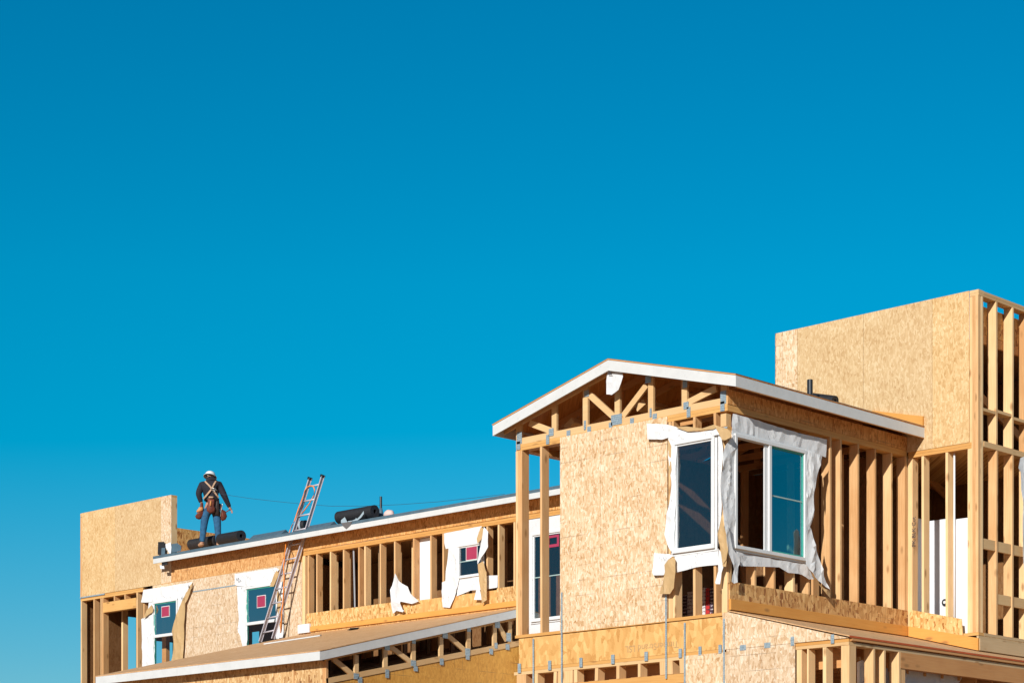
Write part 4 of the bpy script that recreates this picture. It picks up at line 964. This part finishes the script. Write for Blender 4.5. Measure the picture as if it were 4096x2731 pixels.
# flashing pieces at the left roof corner
m=M(); 
for (x,y) in (): pass
def scr(pts,Y,mat,lab,name='flashing_piece'):
    o=flap(None,1,pts,'Y',Y,0,mat,.01,name=name); tag(o,lab,'flashing')
scr([(628,563),(672,562),(680,640),(660,650),(625,655)],YL-.05,BLACK,'black flashing piece standing at the left corner of the wing roof')
scr([(652,606),(678,604),(676,650),(650,655)],YL-.09,TILT,'grey blue flashing tab in front of the black corner piece')
scr([(722,578),(765,572),(792,592),(790,628),(722,640)],YL-.06,TILT,'bent grey blue flashing at the foot of the raised parapet end')
scr([(680,580),(716,565),(722,600),(718,645),(708,645),(704,602),(682,604)],YL-.07,BOARD,'white flashing scrap between the dark corner pieces')

# things inside --------------------------------------------------
CART_R=paint('red_carton',(.50,.02,.02),.5,.1); CART_W=paint('white_carton',(.72,.70,.70),.5,.03); CART_K=paint('dark_carton',(.06,.03,.05),.5,.3,12)
def stripes(name,ca,cb,per,fr):
    m,nt,b=newmat(name); g,s,u,v=uvw(nt)
    f=mth(nt,'LESS_THAN',mth(nt,'FRACT',mth(nt,'DIVIDE',v,per)),fr); k=noise_n(nt,g.outputs['Position'],55,1)
    f=mth(nt,'MULTIPLY',f,mth(nt,'GREATER_THAN',k,.47)); L(nt,mix(nt,f,ca,cb),b.inputs['Base Color']); return m
CW=stripes('printed_white_carton',(.74,.72,.72),(.30,.25,.27),.05,.4); CK=stripes('printed_dark_carton',(.07,.04,.06),(.55,.50,.52),.045,.35); CR=stripes('printed_red_carton',(.50,.03,.03),(.10,.02,.03),.06,.3)
cols=[CK,CR,CW,CW,CR,CK,CK]
Yc=YF+.75; zc_=SZ; 
k=0
names=('far left','second from left','third from left','fourth from left')
for (x0,x1,h,mt,lab) in ((412,455,.23,CK,'dark printed carton at the left end of the row seen under the corner window'),(455,516,.27,CW,'white printed carton between two cripple studs under the corner window'),
                        (590,622,.30,CW,'narrow white printed carton just right of the middle cripple stud'),(624,662,.29,CR,'red printed carton under the corner window'),(664,708,.31,CK,'dark and white printed carton at the right end of the row under the corner window')):
    a=XY(6,x0,Yc); b=XY(6,x1,Yc)
    t=thing('carton',((a+b)/2,Yc+.15,FL),lab,'carton','printed cartons under the corner window')
    part('box',box(a+.004,b-.004,Yc,Yc+.3,FL,FL+h+.22),mt,t,bevel=.003)
    part('label_patch',box(a+.01,(a+b)/2,Yc-.003,Yc-.001,FL+.06,FL+.06+h*.35),CART_R,t)
part_=None
# white shower surround in the tower
bt=thing('shower_surround',(XS+.9,YT+.9,FL),'glossy white shower wall surround with a round valve standing inside the tower','shower')
Yb=YT+.75; xl=XY(8,830,Yb); xr=XT-.25; zt3=PY(8,955,282,Yb).z
part('back_panel',box(xl,XY(8,1000,Yb),Yb,Yb+.02,SZ,zt3),BOARD,bt); zt4=PY(8,1080,280,YT+.16).z; part('front_panel',box(XY(8,1000,YT+.16),XT-.15,YT+.15,YT+.165,SZ,zt4),BOARD,bt); part('side_panel',box(xl-.02,xl,YT+.145,Yb+.02,SZ,zt3-.0),BOARD,bt)
p=PY(8,945,935,Yb-.02); v_=part('valve',M().tube([(p.x,Yb-.02,p.z),(p.x,Yb-.001,p.z)],.05,20),DARKPL,bt); part('valve_core',M().tube([(p.x,Yb-.03,p.z),(p.x,Yb-.021,p.z)],.022,16),VINYL,v_)
# plastic wrapped goods on the lower floor
PLAS=wrapmat('grey_plastic',(.80,.78,.82),.35,.3)
o=flap(None,8,[(255,1405),(300,1385),(330,1400),(360,1460),(460,1450),(640,1455),(800,1470),(940,1492),(1060,1480),(1100,1490),(1080,1540),(1010,1640),(255,1640)],'X',XL-.24,.0,PLAS,.05,name='plastic_sheet')
tag(o,'crumpled grey plastic sheet hanging inside the lower storey behind the right studs','plastic sheet')

# ================================================================= WORKER
SK=paint('skin',(.42,.22,.15),.6,.04); HOOD=paint('black_sweatshirt',(.014,.011,.018),.85,.15,20,bump=.006); JEAN=paint('blue_jeans',(.018,.095,.20),.85,.25,14,bump=.005)
BOOT=paint('tan_boots',(.42,.24,.14),.8,.1,18); LEATH=paint('brown_leather',(.14,.03,.015),.6,.3,16); WEB=paint('tan_webbing',(.46,.28,.17),.7,.1); HAT=paint('white_hard_hat',(.74,.74,.74),.3,.01)
GLV=paint('glove',(.34,.20,.17),.7,.1); BELT=paint('dark_belt',(.03,.018,.015),.6,.2); STEEL=paint('steel',(.55,.53,.5),.3,.05,metal=.8); HAMM=paint('hammer_handle',(.55,.22,.06),.6)
pm=.001449
fx0=PY('m',540,1310,YM); wloc=Vector((fx0.x,YM,z2(YM)+.03))
R3=Matrix(((C7,-C6,0),(C6,C7,0),(0,0,1)))   # local x=camera right, y=away
worker=None
def wp(px,py,d=0.): return Vector(((px-540)*pm,d,(1310-py)*pm))
def skin(name,pts,edges,mat,parent,sub=2,root=0,grow=1.):
    me=bpy.data.meshes.new(name); me.from_pydata([tuple(p[0]) for p in pts],edges,[])
    o=bpy.data.objects.new(name,me); COL.objects.link(o)
    md=o.modifiers.new('s','SKIN'); 
    for i,p in enumerate(pts):
        r=p[1] if isinstance(p[1],tuple) else (p[1],p[1]); r=(r[0]*grow,r[1]*grow); sv=me.skin_vertices[0].data[i]; sv.radius=r; sv.use_root=(i==root)
    md.use_smooth_shade=True; s=o.modifiers.new('u','SUBSURF'); s.levels=sub; s.render_levels=sub
    dg=bpy.context.evaluated_depsgraph_get(); dg.update(); me2=bpy.data.meshes.new_from_object(o.evaluated_get(dg)); bpy.data.objects.remove(o)
    me2.materials.clear(); me2.materials.append(mat)
    for p in me2.polygons: p.use_smooth=True
    o=bpy.data.objects.new(name,me2); COL.objects.link(o)
    if parent: o.parent=parent
    return o
# joints
J=[(wp(578,690,.05),(.10,.06)),(wp(570,590,.02),(.10,.07)),(wp(560,470,.0),(.13,.09)),(wp(555,370,.02),(.13,.10)),(wp(550,305,.03),(.055,.055)),(wp(546,250,.05),(.085,.095)),(wp(546,195,.05),(.075,.085)),
   (wp(420,365,.02),.062),(wp(375,505,-.05),.05),(wp(412,632,.0),.032),(wp(425,668,.02),.03),
   (wp(690,360,.02),.062),(wp(770,530,.0),.05),(wp(848,700,.06),.03),(wp(862,728,.07),.028),
   (wp(502,740,.03),.088),(wp(455,980,.0),.062),(wp(430,1240,.0),.042),(wp(425,1280,.01),.04),(wp(385,1288,.10),.032),
   (wp(640,740,.03),.088),(wp(668,990,.0),.062),(wp(672,1240,.04),.042),(wp(675,1278,.05),.04),(wp(690,1284,.16),.032)]
Ed=[(0,1),(1,2),(2,3),(3,4),(4,5),(5,6),(3,7),(7,8),(8,9),(9,10),(3,11),(11,12),(12,13),(13,14),(0,15),(15,16),(16,17),(17,18),(18,19),(0,20),(20,21),(21,22),(22,23),(23,24)]
# fingers of the right hand, loosely curled
base_r=J[14][0]
for i,(dx,dz,l) in enumerate(((.012,-.004,.9),(.020,-.008,1.),(.024,-.018,.95),(.022,-.03,.75))):
    a=len(J); p0=base_r+Vector((.010+.004*i,.0,-.006*i)); J+=[(p0+Vector((dx,-.004*i,dz-.02*l)),.0105),(p0+Vector((dx+.004,-.005*i-.01,dz-.052*l)),.0095),(p0+Vector((dx-.012,-.006*i-.02,dz-.074*l)),.0085)]
    Ed+=[(14,a),(a,a+1),(a+1,a+2)]
a=len(J); J+=[(base_r+Vector((-.018,-.01,-.015)),.0115),(base_r+Vector((-.028,-.018,-.038)),.0095)]; Ed+=[(14,a),(a,a+1)]
body=skin('person',J,Ed,SK,None,2)
body.matrix_world=Matrix.Translation(wloc)@R3.to_4x4()
tag(body,'roofer seen from behind in white hard hat, dark sweatshirt, jeans and leather tool belt','person')
def sk(name,pts,ed,mat,sub=2): return skin(name,pts,ed,mat,body,sub,0,1.16)
hood=[(wp(578,640,.02),(.150,.115)),(wp(570,580,.0),(.148,.118)),(wp(560,470,.0),(.178,.135)),(wp(556,378,.02),(.150,.118)),(wp(554,312,.03),(.092,.085)),(wp(552,262,.055),(.094,.102)),(wp(548,225,.06),(.085,.09)),
   (wp(418,368,.02),.082),(wp(372,505,-.05),.066),(wp(405,618,.0),.047),(wp(412,632,.0),.042),(wp(694,362,.02),.082),(wp(772,530,.0),.066),(wp(842,685,.055),.044),(wp(850,700,.06),.040)]
hoodie=sk('sweatshirt',hood,[(0,1),(1,2),(2,3),(3,4),(4,5),(5,6),(3,7),(7,8),(8,9),(9,10),(3,11),(11,12),(12,13),(13,14)],HOOD)
jp=[(wp(576,660,.02),(.150,.115)),(wp(578,700,.02),(.150,.112)),(wp(505,745,.03),.102),(wp(470,860,.01),.088),(wp(455,980,.0),.076),(wp(440,1110,.0),.066),(wp(430,1200,.0),.062),(wp(428,1262,.0),.058),
    (wp(642,745,.03),.102),(wp(655,860,.01),.088),(wp(666,980,.0),.076),(wp(672,1110,.02),.066),(wp(674,1200,.03),.060),(wp(676,1258,.04),.056)]
sk('jeans',jp,[(0,1),(1,2),(2,3),(3,4),(4,5),(5,6),(6,7),(1,8),(8,9),(9,10),(10,11),(11,12),(12,13)],JEAN)
for nm,a,b,c in (('boot',wp(430,1258,.0),wp(418,1284,.03),wp(368,1292,.13)),('boot',wp(676,1255,.04),wp(680,1282,.06),wp(700,1286,.17))):
    sk(nm,[(a,.05),(b,(.055,.045)),(c,(.045,.034))],[(0,1),(1,2)],BOOT)
def loc_part(name,m,mat,smooth=True,parent=None):
    me=bpy.data.meshes.new(name); me.from_pydata([tuple(v) for v in m.v],[],m.f)
    bm=bmesh.new(); bm.from_mesh(me); bmesh.ops.recalc_face_normals(bm,faces=bm.faces); bm.to_mesh(me); bm.free()
    for p in me.polygons: p.use_smooth=smooth
    me.materials.append(mat); o=bpy.data.objects.new(name,me); link(o,parent or body); return o
# hard hat: dome + brim, tipped back toward the viewer
hc=wp(546,222,.05); m=M(); n=28
prof=[(.158,-.016),(.155,-.006),(.122,.012),(.119,.046),(.104,.078),(.072,.104),(.033,.116),(.001,.118)]
T=Matrix.Rotation(-.30,3,'X')@Matrix.Rotation(.08,3,'Y')
for r,z in prof:
    for i in range(n):
        t=2*math.pi*i/n; m.v.append(hc+T@Vector((r*math.cos(t)*.97,r*math.sin(t)*1.08,z)))
for k in range(len(prof)-1):
    for i in range(n): m.f.append((k*n+i,k*n+(i+1)%n,(k+1)*n+(i+1)%n,(k+1)*n+i))
hh=loc_part('hard_hat',m,HAT); md=hh.modifiers.new('s','SOLIDIFY'); md.thickness=.004
loc_part('hat_knob',M().tube([wp(528,222,-.105),wp(528,222,-.08)],.014,10),STEEL,parent=hh)
# harness straps across the back
def strap(name,pts,mat,w=.034): 
    m=M(); n=len(pts)
    for i,p in enumerate(pts):
        d=(pts[min(i+1,n-1)]-pts[max(0,i-1)]).normalized(); s=d.cross(Vector((0,-1,0))).normalized()*w/2
        m.v+=[p+s,p-s,p-s+Vector((0,.006,0)),p+s+Vector((0,.006,0))]
    for i in range(n-1):
        for j in range(4): m.f.append((4*i+j,4*i+(j+1)%4,4*i+4+(j+1)%4,4*i+4+j))
    m.f+=[(0,3,2,1),(4*n-4,4*n-3,4*n-2,4*n-1)]
    return loc_part(name,m,mat,False)
bk=-.186
strap('harness_strap',[wp(478,312,-.09),wp(505,345,-.158),wp(560,400,bk),wp(600,455,bk-.004)],WEB)
strap('harness_strap',[wp(650,310,-.09),wp(636,350,-.158),wp(612,405,bk),wp(585,460,bk-.008)],WEB)
strap('harness_strap',[wp(600,440,bk-.010),wp(545,505,bk),wp(490,565,-.168),wp(456,592,-.13)],WEB)
strap('harness_strap',[wp(590,440,bk-.013),wp(632,490,bk),wp(668,540,-.165),wp(694,572,-.12)],WEB)
loc_part('d_ring',M().tube([wp(585,455,bk-.02),wp(620,440,bk-.025),wp(655,452,bk-.03),wp(680,468,bk-.03),wp(640,480,bk-.03),wp(600,472,bk-.02)],.010,8),STEEL)
# belt and pouches
m=M(); 
for k,(zy) in enumerate((575,610)):
    for i in range(24):
        t=2*math.pi*i/24; m.v.append(wp(574,zy,.0)+Vector((.172*math.cos(t),.142*math.sin(t),0)))
for i in range(24): m.f.append((i,(i+1)%24,24+(i+1)%24,24+i))
bl_=loc_part('tool_belt',m,BELT); md=bl_.modifiers.new('s','SOLIDIFY'); md.thickness=.008
def pouch(pts,d0,d1,mat=LEATH,name='tool_pouch'):
    m=M(); c=sum((wp(*p) for p in pts),Vector())/len(pts); N_=len(pts)
    rings=((.80,d0),(1.,d0+(d1-d0)*.3),(1.,d0+(d1-d0)*.7),(.8,d1))
    for s,dd in rings:
        for p in pts: q=wp(*p); v=c+(q-c)*s; m.v.append(Vector((v.x,dd,v.z)))
    for k in range(3):
        for i in range(N_): m.f.append((k*N_+i,k*N_+(i+1)%N_,(k+1)*N_+(i+1)%N_,(k+1)*N_+i))
    m.f+=[tuple(range(N_)),tuple(range(3*N_,4*N_))[::-1]]
    return loc_part(name,m,mat,True)
pouch([(530,605),(636,605),(640,640),(632,700),(650,760),(630,815),(560,825),(518,790),(510,730),(535,680)],-.235,-.13)
pouch([(640,610),(700,620),(705,740),(700,850),(650,852),(590,845),(600,800),(640,740)],-.15,.02,BELT)
pouch([(548,562),(622,565),(615,590),(545,588)],-.20,-.165,WEB,'belt_patch')
pouch([(404,650),(440,640),(446,700),(455,760),(452,830),(420,885),(375,900),(335,885),(320,855),(345,820),(375,770),(400,720)],-.08,.06)
pouch([(390,715),(440,715),(450,760),(420,780),(350,800),(345,780)],-.10,-.06,HAMM,'nail_bag_flap')
pouch([(700,650),(725,660),(735,740),(790,770),(815,850),(790,900),(735,925),(720,900),(722,800),(705,740)],-.06,.06)
loc_part('hammer_handle',M().tube([wp(586,640,-.25),wp(580,720,-.245)],.018,8),HAMM)
loc_part('nail_bar',M().tube([wp(745,660,-.07),wp(752,680,-.07),wp(730,760,-.07),wp(718,860,-.07)],[.012,.008,.008,.012],8),STEEL)
loc_part('tool_handle',M().tube([wp(790,785,.03),wp(862,735,.04)],.011,8),LEATH)
# safety line -----------------------------------------------------
def wl(v): return wloc+R3@v
a=wl(wp(690,468,bk-.03))
line=[a]
for x,y,Y in ((870,1973,YM-.2),(1000,1992.5,29.9),(1110,2005,29.9),(1222,2016,29.9),(1326,2023.3,29.9),(1460,2023,30.0),(1600,2017,30.0),(1750,2006,30.0),(1900,1990,30.0),(2020,1975,30.0)): 
    line.append(PY(0,x,y,Y))
o=single('safety_line',M().tube(line,.0042,6),paint('dark_rope',(.03,.06,.09),.7),'thin dark safety line running from the worker back across the wing roof','rope',smooth=True)
m=M().tube([PY(0,1322,2023,30.0),PY(0,1326,2023.3,30.0),PY(0,1330,2023.3,30.0)],[.008,.03,.008],10)
part('line_float',M(),DARKPL) if False else None

# ================================================================= CAMERA, SKY, SUN
cd=bpy.data.cameras.new('camera'); cam=bpy.data.objects.new('camera',cd); COL.objects.link(cam)
cd.sensor_width=36; cd.sensor_fit='HORIZONTAL'; cd.lens=36*F/4096
cd.shift_x=0; cd.shift_y=(HZ-1365.5)/4096
cd.clip_end=2000; cd.clip_start=.1
cam.location=(0,0,EYE)
cam.matrix_world=Matrix(((C7,0,C6,0),(C6,0,-C7,0),(0,1,0,EYE),(0,0,0,1)))
S.camera=cam
sun_dir=Vector((1,-2.76,1.25)).normalized()
sd=bpy.data.lights.new('sun','SUN'); sd.energy=5.; sd.angle=math.radians(.5); sd.color=(1,.98,.93)
so=bpy.data.objects.new('sun',sd); COL.objects.link(so); so.rotation_euler=sun_dir.to_track_quat('Z','Y').to_euler(); so.location=(0,0,30)
W=bpy.data.worlds.new('World'); S.world=W; W.use_nodes=True; nt=W.node_tree
bg=nt.nodes['Background']
sky=nd(nt,'ShaderNodeTexSky'); sky.sky_type='NISHITA'; sky.sun_disc=False
sky.sun_elevation=math.asin(sun_dir.z); sky.sun_rotation=math.atan2(sun_dir.x,sun_dir.y)
sky.air_density=1.0; sky.dust_density=.1; sky.ozone_density=3.
hs=nd(nt,'ShaderNodeHueSaturation'); hs.inputs['Saturation'].default_value=1.35; L(nt,sky.outputs[0],hs.inputs['Color'])
sp=nd(nt,'ShaderNodeSeparateColor'); L(nt,hs.outputs[0],sp.inputs[0]); cb=nd(nt,'ShaderNodeCombineColor')
tc=nd(nt,'ShaderNodeTexCoord'); sz=nd(nt,'ShaderNodeSeparateXYZ'); L(nt,tc.outputs['Generated'],sz.inputs[0])
def gain(a,b,c_):
    m1=nd(nt,'ShaderNodeMapRange'); m1.inputs[1].default_value=.07; m1.inputs[2].default_value=.27; m1.inputs[3].default_value=a; m1.inputs[4].default_value=b; L(nt,sz.outputs[2],m1.inputs[0])
    m2=nd(nt,'ShaderNodeMapRange'); m2.inputs[1].default_value=.42; m2.inputs[2].default_value=.9; m2.inputs[3].default_value=1.; m2.inputs[4].default_value=c_; L(nt,sz.outputs[2],m2.inputs[0])
    m3=nd(nt,'ShaderNodeMapRange'); m3.inputs[1].default_value=-.35; m3.inputs[2].default_value=.35; m3.inputs[3].default_value=.5; m3.inputs[4].default_value=1.; L(nt,sz.outputs[1],m3.inputs[0])
    return mth(nt,'MULTIPLY',mth(nt,'MULTIPLY',m1.outputs[0],m2.outputs[0]),m3.outputs[0])
L(nt,mth(nt,'MULTIPLY',mth(nt,'MAXIMUM',mth(nt,'SUBTRACT',sp.outputs[0],1.15),0.),.49),cb.inputs[0])
L(nt,mth(nt,'MULTIPLY',sp.outputs[1],gain(.60,.94,.6)),cb.inputs[1]); L(nt,mth(nt,'MULTIPLY',sp.outputs[2],gain(.68,.84,.6)),cb.inputs[2])
L(nt,cb.outputs[0],bg.inputs[0]); bg.inputs[1].default_value=.12
S.view_settings.view_transform='Standard'; S.view_settings.look='None'; S.view_settings.exposure=0; S.view_settings.gamma=1
S.cycles.max_bounces=6; S.cycles.transparent_max_bounces=12
S.cycles.use_denoising=True
